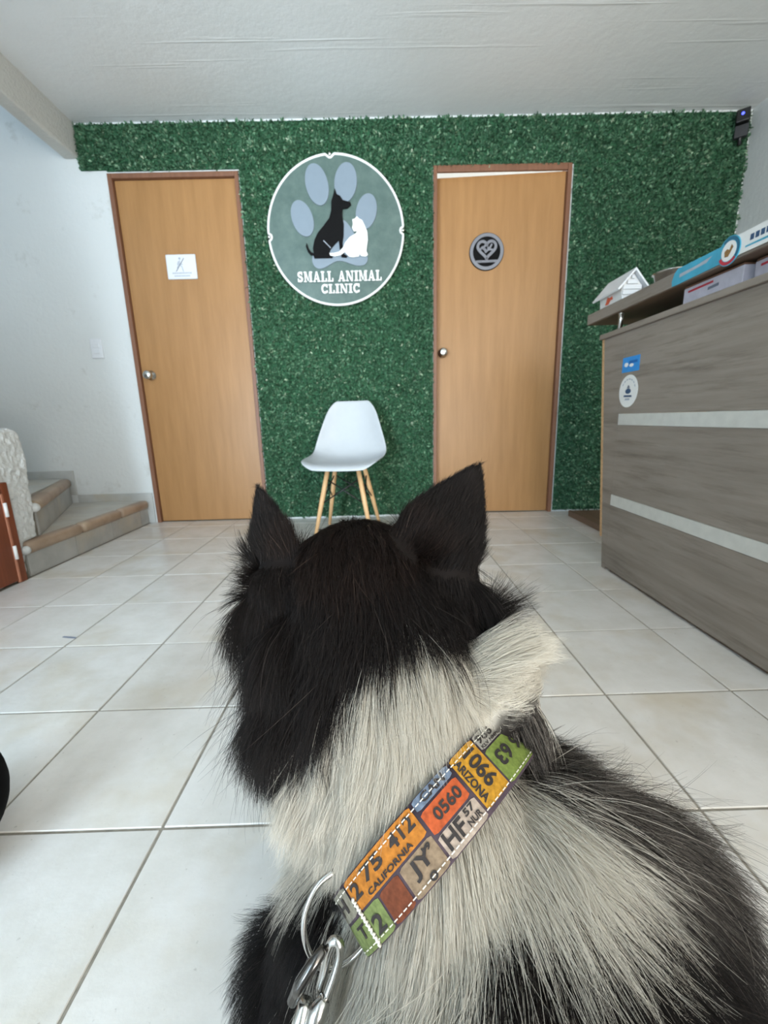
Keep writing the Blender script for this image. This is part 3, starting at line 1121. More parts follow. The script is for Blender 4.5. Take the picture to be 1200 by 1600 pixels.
# strip sign along the edge of the shelf
ss = thing('shelf_strip_sign', 'teal and white strip sign with a round emblem on the shelf edge', 'sign', (FX - 0.018, 1.228, 1.083))
tl = [(-0.221, -0.026), (-0.224, -0.010), (-0.214, 0.012), (-0.200, 0.021), (0.0, 0.021), (0.0, -0.022), (-0.206, -0.026)]
flat('teal_band', tl, M['teal'], ss, 0.0, 0.003)
flat('band_pattern', [(-0.19, -0.008), (-0.08, -0.002), (-0.06, 0.010), (-0.12, 0.004), (-0.19, 0.002)], M['print_grey'], ss, 0.0031, 0.0034)
flat('white_band', [(0.0, -0.020), (0.30, -0.020), (0.30, 0.030), (0.0, 0.030)], M['white_paint'], ss, 0.0, 0.003)
em = flat('emblem', ellipse(0, 0, 0.036, 0.036, 0, 48), M['teal'], ss, 0.003, 0.005)


def arc_ring(name, a0, a1, r0, r1, mat, parent, t0, t1):
    n_ = 20
    o_ = [(r1 * math.cos(math.radians(a0 + (a1 - a0) * k / n_)), r1 * math.sin(math.radians(a0 + (a1 - a0) * k / n_))) for k in range(n_ + 1)]
    i_ = [(r0 * math.cos(math.radians(a0 + (a1 - a0) * k / n_)), r0 * math.sin(math.radians(a0 + (a1 - a0) * k / n_))) for k in range(n_ + 1)]
    return flat(name, o_ + i_[::-1], mat, parent, t0, t1)


arc_ring('emblem_ring', -40, 130, 0.026, 0.034, M['teal_dark'], ss, 0.0051, 0.0055)
arc_ring('emblem_ring', 205, 318, 0.026, 0.034, M['red'], ss, 0.0051, 0.0055)
flat('emblem_centre', ellipse(0, 0, 0.0245, 0.0245, 0, 40), M['white_paint'], ss, 0.0051, 0.0055)
flat('emblem_animal', [(-0.012, -0.012), (-0.014, 0.002), (-0.006, 0.006), (0.002, 0.002), (0.008, 0.014), (0.014, 0.006), (0.006, -0.006), (0.0, -0.014)], M['brown_print'], ss, 0.0056, 0.006)
for k in range(6):
    u = 0.062 + k * 0.015
    flat('lettering', [(u, 0.002), (u + 0.011, 0.002), (u + 0.011, 0.016), (u, 0.016)], M['navy'], ss, 0.0031, 0.0034)
flat('lettering', [(0.05, -0.010), (0.16, -0.012), (0.16, -0.006), (0.05, -0.006)], M['teal'], ss, 0.0031, 0.0034)

# cartons lying on the counter under the shelf
for k, (ya, yb, rz, lab) in enumerate(((1.212, 1.436, 0.0, 'white printed carton under the shelf, the one farther from the frame edge'),
                                       (0.93, 1.20, -0.05, 'white printed carton under the shelf, nearest the right frame edge'))):
    cb = thing('carton', lab, 'box', (FX + 0.012 + 0.012 * k, (ya + yb) / 2, 0.9955), (0, 0, rz), 'cartons on the counter')
    w = (yb - ya) / 2
    box('body', (0, -w, 0), (0.12, w, 0.050), M['box_paper'], cb, 0.002)
    box('lid_flap', (0.001, -w + 0.002, 0.0502), (0.12, w - 0.002, 0.055), M['box_brown'], cb, 0.001)
    flat('print', [(-w + 0.02, 0.034), (-w + 0.12, 0.036), (-w + 0.12, 0.042), (-w + 0.02, 0.040)], M['red'], cb, 0.0005, 0.0010)
    flat('print', [(-0.01, 0.020), (0.03, 0.022), (0.03, 0.030), (-0.01, 0.028)], M['print_dark'], cb, 0.0005, 0.0010)

# little white house on the shelf
hs = thing('toy_house', 'small white clapboard toy house on the shelf corner', 'ornament', (FX + 0.040, 1.865, 1.1002))
bm = bmesh.new()
add_prism(bm, [(-0.036, 0), (0.036, 0), (0.040, 0.055), (0.0, 0.105), (-0.040, 0.055)], -0.082, 0.082)
obj('walls', bm_mesh('walls', bm), M['white_paint'], hs)
for k in range(5):
    z0 = 0.004 + k * 0.019
    hw = 0.037 if z0 < 0.05 else max(0.006, 0.040 - (z0 + 0.017 - 0.055) * 0.8)
    box('clapboard', (-hw, -0.0875, z0), (hw, -0.0822, z0 + 0.0165), M['sign_white'], hs, 0.0015)
for sx in (-1, 1):
    bm = bmesh.new()
    poly = [(0.0, 0.106), (sx * 0.060, 0.036), (sx * 0.064, 0.041), (0.0, 0.116)]
    add_prism(bm, poly, -0.102, 0.100)
    obj('roof_slab', bm_mesh('roof_slab', bm), M['sign_white'], hs)
mk = flat('red_mark', [(-0.035, 0.012), (-0.012, 0.010), (0.004, 0.024), (0.020, 0.022), (0.014, 0.036), (-0.004, 0.032), (-0.018, 0.040), (-0.026, 0.026)], M['orange'], hs, 0.0385, 0.0405)
# steel bowl beside it
bw = thing('steel_bowl', 'small shiny steel bowl on the shelf beside the toy house', 'bowl', (FX + 0.075, 1.60, 1.1003))
bm = bmesh.new()
add_lathe(bm, [(0.036, 0.0), (0.048, 0.006), (0.056, 0.040), (0.062, 0.042), (0.061, 0.045), (0.053, 0.041), (0.044, 0.010), (0.004, 0.008)], 32)
obj('dish', bm_mesh('dish', bm, True), M['chrome'], bw)
lathe('foot_ring', [(0.037, 0.0), (0.041, 0.001), (0.039, 0.0025)], M['black'], bw, 32)

# ------------------------------------------------------------------ wall camera in the top corner
wc = thing('wall_camera', 'small black device with a blue light in the upper right corner', 'camera', (2.165, 2.83, 2.30), (0, 0, math.radians(-35)))
box('housing', (-0.032, -0.055, -0.020), (0.032, 0.0, 0.045), M['black'], wc, 0.006)
box('bracket', (-0.030, -0.030, -0.085), (0.034, 0.0, -0.024), plain('dark_grey_plastic', rgb(48, 50, 54), 0.6), wc, 0.004)
tube('arm', [(0, -0.010, -0.02), (0.0, -0.008, -0.12)], 0.010, M['black'], wc, 10)
lathe('status_light', [(0.007, 0), (0.007, 0.003), (0.004, 0.004)], M['led'], wc, 14, Matrix.Translation((-0.002, -0.0545, 0.018)) @ Matrix.Rotation(PI / 2, 4, 'X'))

# ------------------------------------------------------------------ bits on the floor
db = obj('debris', mesh('debris', [(-0.026, 0.004, 0.0008), (0.0, -0.002, 0.0008), (0.024, -0.006, 0.0008), (0.025, 0.0, 0.0025), (0.0, 0.005, 0.003), (-0.024, 0.009, 0.0025)],
                         [(0, 1, 4, 5), (1, 2, 3, 4), (5, 4, 1, 0), (4, 3, 2, 1)]), M['print_dark'], None, (-1.022, 1.247, 0.0))
tag(db, 'tiny grey scrap lying on the tiles left of the dog', 'debris')

# ------------------------------------------------------------------ black bag at the left edge
bg = thing('bag', 'black rounded bag standing on the tiles at the left edge', 'bag', (-0.71, 0.51, 0))
bm = bmesh.new()
bmesh.ops.create_uvsphere(bm, u_segments=40, v_segments=28, radius=0.115)
for v in bm.verts:
    v.co.z = max(v.co.z + 0.115, 0.001 + 0.25 * max(0.0, 0.02 - (v.co.z + 0.115)) * 0)
    if v.co.z < 0.02:
        v.co.z *= 0.2
obj('body', bm_mesh('body', bm, True), M['black_cloth'], bg)
tube('zip', [(0.1155 * math.sin(a), 0, 0.115 + 0.1155 * math.cos(a)) for a in (math.radians(d) for d in range(-80, 81, 8))], 0.003, M['black'], bg, 8)
tube('handle', [(-0.05 * math.cos(a) - 0.03, 0.0, 0.205 + 0.07 * math.sin(a)) for a in (math.radians(d) for d in range(0, 181, 12))], 0.008, M['black_cloth'], bg, 10)

# ------------------------------------------------------------------ the dog
def at(px, py, depth):
    """photograph pixel and depth along the view axis -> point in the room"""
    return CAM_POS + (AX_F + AX_R * ((px - 600) / F_PX) - AX_U * ((py - 800) / F_PX)) * depth


def blob(bm, c, r, sc=(1, 1, 1), rotm=None):
    m = Matrix.Diagonal((r * sc[0], r * sc[1], r * sc[2], 1))
    if rotm is not None:
        m = rotm.to_4x4() @ m
    bmesh.ops.create_icosphere(bm, subdivisions=3, radius=1, matrix=Matrix.Translation(c) @ m)


def limb(bm, pts):
    """chain of overlapping spheres through (point, radius)"""
    for (a, ra), (b, rb) in zip(pts, pts[1:]):
        a, b = Vector(a), Vector(b)
        n_ = max(2, int((b - a).length / (min(ra, rb) * 0.35)))
        for k in range(n_ + 1):
            t = k / n_
            blob(bm, a.lerp(b, t), ra + (rb - ra) * t)


HEAD = at(562, 918, 0.405)
NECK1 = at(606, 1060, 0.372)
NECK2 = at(672, 1270, 0.338)
WITH = at(770, 1480, 0.338)
FWDV = Vector((-0.16, 0.97, -0.10)).normalized()      # way the muzzle points
bm = bmesh.new()
limb(bm, [(HEAD, 0.066), (NECK1, 0.071), (NECK2, 0.074), (WITH, 0.112)])
blob(bm, HEAD + Vector((0.0, 0.012, 0.002)), 0.066, (1.12, 1.0, 0.90))
blob(bm, at(440, 915, 0.405), 0.028)
blob(bm, at(690, 900, 0.402), 0.028)
blob(bm, at(722, 935, 0.398), 0.024)
# muzzle, stop and jaw
limb(bm, [(HEAD + FWDV * 0.04 - Vector((0, 0, 0.012)), 0.052), (HEAD + FWDV * 0.095 - Vector((0, 0, 0.030)), 0.034), (HEAD + FWDV * 0.140 - Vector((0, 0, 0.036)), 0.023)])
# cheek ruff
blob(bm, at(484, 1010, 0.398), 0.047)
blob(bm, at(490, 1100, 0.388), 0.047)
blob(bm, at(668, 985, 0.392), 0.045)
blob(bm, at(556, 1185, 0.370), 0.054)
blob(bm, at(745, 1085, 0.365), 0.052)
blob(bm, at(790, 1060, 0.368), 0.028)
blob(bm, at(422, 955, 0.402), 0.026)
# trunk: shoulders, chest, loin and rump (sitting)
MX = WITH.x + 0.012
blob(bm, Vector((MX, 0.262, 0.255)), 0.132, (1.02, 0.95, 1.05))
blob(bm, Vector((MX - 0.03, 0.330, 0.215)), 0.105, (1.0, 0.9, 1.15))
limb(bm, [(Vector((MX + 0.005, 0.235, 0.25)), 0.128), (Vector((MX + 0.035, 0.10, 0.185)), 0.138), (Vector((MX + 0.06, -0.04, 0.150)), 0.140)])
# right shoulder that shows black at the right of the frame
limb(bm, [(Vector((MX + 0.085, 0.275, 0.270)), 0.075), (Vector((MX + 0.105, 0.245, 0.185)), 0.068)])
limb(bm, [(Vector((MX - 0.105, 0.295, 0.250)), 0.066), (Vector((MX - 0.132, 0.290, 0.165)), 0.062)])
blob(bm, at(474, 1510, 0.415), 0.042)
# forelegs
for sx in (-1, 1):
    ex = MX - 0.012 + sx * 0.098
    limb(bm, [(Vector((ex, 0.285, 0.175)), 0.050), (Vector((ex + sx * 0.004, 0.315, 0.110)), 0.034), (Vector((ex, 0.335, 0.045)), 0.025), (Vector((ex, 0.345, 0.024)), 0.024), (Vector((ex, 0.385, 0.018)), 0.0235)])
    for t in (-1, 0, 1):
        limb(bm, [(Vector((ex + t * 0.012, 0.375, 0.015)), 0.013), (Vector((ex + t * 0.015, 0.405, 0.0125)), 0.012)])
# hind legs folded, paws forward
for sx in (-1, 1):
    hx = MX + 0.05 + sx * 0.115
    limb(bm, [(Vector((hx, -0.03, 0.135)), 0.088), (Vector((hx + sx * 0.030, 0.09, 0.120)), 0.062), (Vector((hx + sx * 0.022, 0.02, 0.045)), 0.036), (Vector((hx + sx * 0.02, 0.0, 0.028)), 0.026),
              (Vector((hx + sx * 0.025, 0.10, 0.023)), 0.023), (Vector((hx + sx * 0.028, 0.14, 0.020)), 0.022)])
# tail lying on the floor
limb(bm, [(Vector((MX + 0.06, -0.16, 0.085)), 0.040), (Vector((MX + 0.10, -0.24, 0.045)), 0.034), (Vector((MX + 0.22, -0.30, 0.036)), 0.034), (Vector((MX + 0.34, -0.27, 0.033)), 0.026)])

EARS = []


def ear(bm, bi, bo, tip, bulge, mid=0.5, th=0.0042, fold=None):
    """cupped triangular ear; bi, bo: inner and outer ends of the base; bulge: vector of the convex back"""
    NA, NB = 16, 12
    grid = []
    for i in range(NA + 1):
        a = i / NA
        row = []
        for j in range(NB + 1):
            b = -1 + 2 * j / NB
            w = (1 - a) ** 0.72 * (1 + 0.25 * math.sin(PI * a) * 0.6)
            c0 = bi.lerp(bo, 0.5)
            p = c0.lerp(tip, a) + (bo - bi) * (0.5 * b * w) + bulge * ((1 - b * b) * (0.35 + 0.65 * math.sin(PI * min(1, 0.35 + a * 0.65)))) * w
            if fold is not None and a > 0.62:
                p += fold * ((a - 0.62) / 0.38) ** 2
            row.append(p)
        grid.append(row)
    for i in range(NA + 1):
        for j in range(NB + 1):
            r_ = th * (1.15 - 0.4 * i / NA)
            blob_p = grid[i][j]
            bmesh.ops.create_icosphere(bm, subdivisions=1, radius=r_ * 1.25, matrix=Matrix.Translation(blob_p))
            EARS.append((blob_p, i / NA))
    # the sheet itself
    vs = [[bm.verts.new(p) for p in row] for row in grid]
    vk = [[bm.verts.new(p - bulge.normalized() * th) for p in row] for row in grid]
    for i in range(NA):
        for j in range(NB):
            bm.faces.new((vs[i][j], vs[i][j + 1], vs[i + 1][j + 1], vs[i + 1][j]))
            bm.faces.new((vk[i][j], vk[i + 1][j], vk[i + 1][j + 1], vk[i][j + 1]))
    for i in range(NA):
        bm.faces.new((vs[i][0], vs[i + 1][0], vk[i + 1][0], vk[i][0]))
        bm.faces.new((vs[i][NB], vk[i][NB], vk[i + 1][NB], vs[i + 1][NB]))
    for j in range(NB):
        bm.faces.new((vs[0][j], vk[0][j], vk[0][j + 1], vs[0][j + 1]))
        bm.faces.new((vs[NA][j], vs[NA][j + 1], vk[NA][j + 1], vk[NA][j]))


ear(bm, at(618, 830, 0.392), at(734, 905, 0.402), at(749, 727, 0.415), -AX_F * 0.022 - AX_R * 0.010 + AX_U * 0.006)
ear(bm, at(462, 862, 0.396), at(408, 885, 0.436), at(404, 763, 0.412), -AX_F * 0.010 - AX_R * 0.006)
me = bm_mesh('dog_form', bm)
tmp = bpy.data.objects.new('dog_form', me)
COL.objects.link(tmp)
r_ = tmp.modifiers.new('r', 'REMESH')
r_.mode = 'VOXEL'
r_.voxel_size = 0.0042
s_ = tmp.modifiers.new('s', 'SMOOTH')
s_.iterations = 6
s_.factor = 0.5
dg = bpy.context.evaluated_depsgraph_get()
body_me = bpy.data.meshes.new_from_object(tmp.evaluated_get(dg))
bpy.data.objects.remove(tmp)
body_me.name = 'dog'
smooth(body_me)
dog = tag(obj('dog', body_me), 'black and white long-haired dog sitting with its back to us', 'dog')

nv = len(body_me.vertices)
co = np.empty(nv * 3, np.float32)
body_me.vertices.foreach_get('co', co)
co = co.reshape(-1, 3).astype(np.float64)
no = np.empty(nv * 3, np.float32)
body_me.vertices.foreach_get('normal', no)
no = no.reshape(-1, 3).astype(np.float64)

npF, npR, npU, npC = (np.array(v) for v in (AX_F, AX_R, AX_U, CAM_POS))


def image_px(P):
    """points projected through the camera to image pixels, where the markings are outlined"""
    d = P - npC
    z = np.maximum(d @ npF, 0.02)
    return np.stack([600 + F_PX * (d @ npR) / z, 800 - F_PX * (d @ npU) / z], 1)


def poly_dist(P, poly):
    """signed distance (inside negative) of 2D points to a polygon"""
    poly = np.array(poly, float)
    dmin = np.full(len(P), 1e18)
    inside = np.zeros(len(P), bool)
    n_ = len(poly)
    for i in range(n_):
        a, b = poly[i], poly[(i + 1) % n_]
        e = b - a
        w = P - a
        t = np.clip((w @ e) / (e @ e), 0, 1)
        q = w - t[:, None] * e
        dmin = np.minimum(dmin, (q * q).sum(1))
        c1 = (a[1] <= P[:, 1]) & (b[1] > P[:, 1])
        c2 = (a[1] > P[:, 1]) & (b[1] <= P[:, 1])
        cr = e[0] * w[:, 1] - e[1] * w[:, 0]
        inside ^= (c1 & (cr > 0)) | (c2 & (cr < 0))
    return np.sqrt(dmin) * np.where(inside, -1, 1)


WHITE_NECK = [(642, 968), (680, 985), (725, 1003), (775, 1000), (830, 975), (880, 955), (960, 955), (960, 1080), (880, 1085), (820, 1095), (772, 1120), (735, 1165), (700, 1230),
              (545, 1375), (492, 1332), (458, 1290), (440, 1240), (446, 1180), (505, 1110), (575, 1052), (630, 1005)]
WHITE_BACK = [(545, 1420), (680, 1270), (760, 1195), (835, 1225), (880, 1262), (905, 1305), (895, 1350), (865, 1385), (825, 1410), (790, 1450), (760, 1510), (735, 1580), (720, 1760), (478, 1760), (500, 1560), (520, 1490)]  # both white patches outlined in image pixels


def wob(P, k, seed):
    r = np.random.default_rng(seed)
    o = np.zeros(len(P))
    for _ in range(5):
        w = r.normal(0, 1, 3) * k
        o += np.sin(P @ w + r.uniform(0, 6.28))
    return o / 5 ** 0.5


nHy = HEAD.y


def white_amount(P, N):
    uv = image_px(P)
    ww = wob(P, 55, 3) * 9 + wob(P, 160, 4) * 5
    d1, d2 = poly_dist(uv, WHITE_NECK) + ww, poly_dist(uv, WHITE_BACK) + ww
    soft = np.where((uv[:, 0] > 680) & (uv[:, 1] > 1330), 15.0, 7.0)      # ticked edge over the shoulder
    w = 1 / (1 + np.exp(np.clip(np.minimum(d1 / 5.0, d2 / soft), -30, 30)))
    away = (N * (P - npC)).sum(1) / np.linalg.norm(P - npC, axis=1) > 0.25
    far = np.where(P[:, 1] > 0.335, ((P[:, 2] < 0.36) & (np.abs(P[:, 0] - MX + 0.03) < 0.09)).astype(float), 0.0)
    away &= (P[:, 1] > nHy + 0.01) | (P[:, 2] < 0.30)
    w = np.where(away, np.maximum(far, w * 0.0), w)
    paws = (P[:, 2] < 0.06) & (P[:, 1] > 0.30)
    blaze = (P[:, 1] > HEAD.y + 0.07) & (np.abs(P[:, 0] - HEAD.x + 0.16 * (P[:, 1] - HEAD.y)) < 0.016) & (P[:, 2] > 0.4)
    return np.where(paws | blaze, 1.0, w)


C_BLACK = np.array([0.0115, 0.0090, 0.0082])
C_WHITE = np.array([0.62, 0.585, 0.51])
wv = white_amount(co, no)
skin = C_BLACK * 0.7 + (C_WHITE * 0.60 - C_BLACK * 0.7) * wv[:, None]
ca = body_me.color_attributes.new('coat', 'FLOAT_COLOR', 'POINT')
ca.data.foreach_set('color', np.concatenate([skin, np.ones((nv, 1))], 1).astype(np.float32).ravel())


def mat_coat(name, rough, spec):
    k = NT(name, rough, 0, spec)
    a = k.n('ShaderNodeAttribute', attribute_name='coat')
    return k.color(a.outputs['Color'])


M['skin'] = mat_coat('dog_undercoat', 0.9, 0.1)
M['fur'] = mat_coat('dog_fur', 0.5, 0.22)
_t = M['fur'].node_tree
_tr = _t.nodes.new('ShaderNodeBsdfTranslucent')
_mx = _t.nodes.new('ShaderNodeMixShader')
_mx.inputs[0].default_value = 0.38
_an = [n_ for n_ in _t.nodes if n_.type == 'ATTRIBUTE'][0]
_t.links.new(_an.outputs['Color'], _tr.inputs['Color'])
_t.links.new(_t.nodes['Principled BSDF'].outputs[0], _mx.inputs[1])
_t.links.new(_tr.outputs[0], _mx.inputs[2])
_t.links.new(_mx.outputs[0], _t.nodes['Material Output'].inputs['Surface'])
body_me.materials.append(M['skin'])

# collar ring (needed by the fur so that it lies flat under it)
CC = at(689, 1281, 0.336)
vdir = (CC - CAM_POS).normalized()
cax = AX_R * 0.615 - AX_U * 0.788
cax = (cax - vdir * cax.dot(vdir)).normalized()          # collar axis, towards the body
cfr = -(vdir - cax * vdir.dot(cax)).normalized()         # out of the nape, towards the camera
csd = cax.cross(cfr).normalized()
if csd.dot(AX_R) < 0:
    csd = -csd
CR = 0.0925
CWID = 0.0385
nCC, nax, nfr, nsd = (np.array(v) for v in (CC, cax, cfr, csd))

# ---- roots
body_me.calc_loop_triangles()
tri = np.empty(len(body_me.loop_triangles) * 3, np.int32)
body_me.loop_triangles.foreach_get('vertices', tri)
tri = tri.reshape(-1, 3)
A, B, Cc = co[tri[:, 0]], co[tri[:, 1]], co[tri[:, 2]]
area = 0.5 * np.linalg.norm(np.cross(B - A, Cc - A), axis=1)
cenT = (A + B + Cc) / 3
dens = np.where(cenT[:, 1] > 0.10, 1.0, 0.15)
dens *= np.where(cenT[:, 2] < 0.14, 0.25, 1.0)
dens *= np.where((cenT[:, 1] > HEAD.y + 0.06), 0.6, 1.0)
pr = area * dens
pr /= pr.sum()


def roots(n_):
    t = rng.choice(len(tri), n_, p=pr)
    u, v = rng.random(n_), rng.random(n_)
    fl = u + v > 1
    u[fl], v[fl] = 1 - u[fl], 1 - v[fl]
    w = 1 - u - v
    P = A[t] * w[:, None] + B[t] * u[:, None] + Cc[t] * v[:, None]
    N = no[tri[t, 0]] * w[:, None] + no[tri[t, 1]] * u[:, None] + no[tri[t, 2]] * v[:, None]
    N /= np.linalg.norm(N, axis=1, keepdims=True)
    return P, N


def unit(v):
    return v / np.maximum(np.linalg.norm(v, axis=1, keepdims=True), 1e-9)


earP = np.array([e[0] for e in EARS])
earT = np.array([e[1] for e in EARS])
ekd = kdtree.KDTree(len(earP))
for i, p in enumerate(earP):
    ekd.insert(p, i)
ekd.balance()
nH = np.array(HEAD)


def style(P, N):
    """lie direction, length and lift of the coat at each root"""
    n_ = len(P)
    # way from crown along the neck and back
    sp = np.array([0.10, -0.55, -0.75])
    spine = np.where((P[:, 1] > NECK1.y)[:, None], np.array([0.02, -0.80, -0.55]), sp)
    lat = P - (nCC + np.outer((P - nCC) @ nax, nax))
    lat = unit(lat)
    lat[:, 1] = 0
    flow = spine + np.array([0, 0, -0.55]) + lat * 0.40
    face = P[:, 1] > HEAD.y + 0.03
    flow[face] = np.array(-FWDV) + np.array([0, 0, -0.25])
    sd = (P - nCC) @ nsd
    rgt = np.clip((sd - 0.058) / 0.03, 0, 1) * np.clip((HEAD.z - 0.010 - P[:, 2]) / 0.03, 0, 1) * ((P - nCC) @ nax < -0.005) * (P[:, 1] < HEAD.y + 0.02)
    flow = flow * (1 - 0.55 * rgt)[:, None] + (nsd * 1.5 + np.array([0, 0.1, 0.10])) * rgt[:, None]      # ruff on the right stands out sideways
    flow += np.stack([wob(P, 35, 11), wob(P, 35, 12), wob(P, 35, 13)], 1) * 0.22
    L = np.full(n_, 0.050) + wob(P, 30, 20) * 0.006
    lift = np.full(n_, 0.34)
    dh = np.linalg.norm(P - nH, axis=1)
    head = (P[:, 1] > HEAD.y - 0.05) & (dh < 0.105)
    L = np.where(head, np.clip(0.014 + (HEAD.y + 0.02 - P[:, 1]) * 0.36, 0.010, 0.040), L)
    L = np.where(P[:, 1] > HEAD.y + 0.06, 0.007, L)
    body = ((P - nCC) @ nax > 0.02)
    L = np.where(body, 0.058, L)
    L = np.where(P[:, 2] < 0.10, 0.022, L)
    L = np.where(P[:, 2] < 0.045, 0.008, L)
    uv = image_px(P)
    # long wispy hair over the right shoulder
    wisp = (uv[:, 0] > 760) & (uv[:, 0] < 1080) & (uv[:, 1] > 1240) & (uv[:, 1] < 1520) & body
    L = np.where(wisp, 0.076, L)
    # ruff behind the cheeks
    ruff = (~body) & (P[:, 2] < HEAD.z - 0.015) & (P[:, 1] < HEAD.y + 0.02) & (np.abs(P[:, 0] - (nH[0] + 0.03)) > 0.045)
    L = np.where(ruff, 0.060, L)
    lift = np.where(ruff, 0.45, lift)
    # ears
    isear = np.zeros(n_, bool)
    et = np.zeros(n_)
    cand = np.where((P[:, 2] > HEAD.z - 0.01) & (dh > 0.05))[0]
    for i in cand:
        _, k, d_ = ekd.find(P[i])
        if d_ < 0.011:
            isear[i] = True
            et[i] = earT[k]
    tipdir = np.where((P[:, 0] > nH[0])[:, None], np.array((at(749, 727, 0.415) - at(690, 880, 0.397)).normalized()), np.array((at(403, 762, 0.412) - at(432, 870, 0.41)).normalized()))
    flow = np.where(isear[:, None], tipdir * 0.8 + lat * 0.15, flow)
    # feathering at the foot of the left ear
    fr = (np.linalg.norm(P - np.array(at(408, 905, 0.425)), axis=1) < 0.024) & (et < 0.35)
    flow = np.where(fr[:, None], np.array(AX_U * 0.35 - AX_R * 1.0 - AX_F * 0.2), flow)
    isear &= ~fr
    L = np.where(isear, 0.0095 + 0.020 * (1 - et) ** 2.5, L)
    lift = np.where(isear, 0.24 + 0.2 * (1 - et) ** 2, lift)
    L = np.where(fr, 0.034, L)
    lift = np.where(fr, 0.5, lift)
    T = unit(flow - N * (flow * N).sum(1, keepdims=True))
    # room for the collar
    s = (P - nCC) @ nax
    rr = np.linalg.norm((P - nCC) - np.outer(s, nax), axis=1)
    near = rr < 0.15
    hw = CWID / 2
    above = near & (s < 0) & (s > -0.10) & ((P - nCC) @ nsd > -CR - 0.01) & ((P - nCC) @ nsd < CR + 0.05)
    toward = np.maximum((T * nax).sum(1), 0.25)
    room = np.maximum(-s - hw * 1.02, 0.003) / toward
    L = np.where(above, np.minimum(L, room + 0.002), L)
    under = (rr < CR + 0.004) & (s > -hw * 0.95) & (s < hw * 0.55)
    L = np.where(under, 0.004, L)
    below = near & (s >= hw * 0.8) & (s < hw * 2.2)
    lift = np.where(below, 0.30, lift)
    return T, L, lift, isear


K = 8


def grow(P, N, T, L, lift, bend, jit):
    pts = np.empty((len(P), K, 3))
    pos = P - N * 0.001
    pts[:, 0] = pos
    st = (L / (K - 1))[:, None]
    for k in range(1, K):
        s = k / (K - 1)
        d = T * (0.75 + 0.5 * s) + N * (lift * (1.25 - 1.15 * s))[:, None] + np.array([0, 0, -0.32]) * s + bend * s + jit * (0.35 + 0.65 * s)
        pos = pos + unit(d) * st
        pts[:, k] = pos
    return pts


NG, NH = 14000, 330000
gP, gN = roots(NG)
gT, gL, gl, gE = style(gP, gN)
gpts = grow(gP, gN, gT, gL * 1.06, gl * rng.uniform(0.6, 1.45, NG), rng.normal(0, 0.30, (NG, 3)), rng.normal(0, 0.14, (NG, 3)))
gside = np.cross(gT, gN)
wph, wfr = rng.uniform(0, 6.28, NG), rng.uniform(2.0, 5.0, NG)
for k in range(K):
    s_k = k / (K - 1)
    gpts[:, k] += gside * (np.where(gE, 0.0, gL) * 0.060 * s_k * np.sin(wph + wfr * s_k))[:, None]
kd = kdtree.KDTree(NG)
for i in range(NG):
    kd.insert(gP[i], i)
kd.balance()
hP, hN = roots(NH)
hT, hL, hl, hE = style(hP, hN)
hL = hL * rng.uniform(0.72, 1.12, NH)
pts = grow(hP, hN, hT, hL, hl * rng.uniform(0.75, 1.3, NH), rng.normal(0, 0.17, (NH, 3)), rng.normal(0, 0.13, (NH, 3)))
near_g = np.fromiter((kd.find(p)[1] for p in hP), np.int64, NH)
same = (np.einsum('ij,ij->i', hN, gN[near_g]) > 0.3) & (hE == gE[near_g])
bod = (hP - nCC) @ nax > 0.02
cl = np.where(same & ~hE, rng.uniform(0.2, 0.85, NH) + np.where(bod, 0.12, 0), np.where(hE, 0.15, 0.0))
stray = rng.random(NH) < 0.06
pts_s = grow(hP, hN, hT, hL * 1.25, hl * 2.0, rng.normal(0, 0.5, (NH, 3)), rng.normal(0, 0.2, (NH, 3)))
s_h = (hP - nCC) @ nax
sl = stray & ~hE & (hL > 0.03) & ((white_amount(hP, hN) < 0.5) | (s_h > 0.02)) & ((s_h < -0.075) | (s_h > 0.02))
pts[sl] = pts_s[sl]
cl[stray] *= 0.1
sarr = np.linspace(0, 1, K) ** 1.2
w = cl[:, None] * sarr[None, :]
offs = (hP - gP[near_g])
target = gpts[near_g] + offs[:, None, :] * (1 - 0.85 * sarr)[None, :, None] * same[:, None, None]
pts = pts * (1 - w[..., None]) + target * w[..., None]
wh = white_amount(hP, hN)
whg = wh
col = C_BLACK + (C_WHITE - C_BLACK) * (rng.random(NH) < whg)[:, None]
isw = col[:, 0] > 0.3
tone = np.where(isw, rng.normal(1.0, 0.08, NH), rng.lognormal(0.0, 0.35, NH))
# the black coat greys towards the flank on the right
uvh = image_px(hP)
grey = np.clip((uvh[:, 0] - 740) / 90, 0, 1) * np.clip((uvh[:, 1] - 1060) / 50, 0, 1) * np.clip((1400 - uvh[:, 1]) / 120, 0, 1)
gsel = (~isw) & (rng.random(NH) < grey * 0.7)
col[gsel] = np.array([0.11, 0.098, 0.086]) * rng.uniform(0.4, 1.6, gsel.sum())[:, None]
ticked = (~isw) & (rng.random(NH) < 0.03)
col[ticked] = np.array([0.05, 0.040, 0.034])
# brown cast on the crown
cr_ = (~isw) & (np.linalg.norm(hP - nH, axis=1) < 0.095) & (hP[:, 2] > HEAD.z + 0.03)
col[cr_] = col[cr_] * np.array([1.35, 1.12, 1.0])
col = np.clip(col * tone[:, None], 0.002, 0.9)

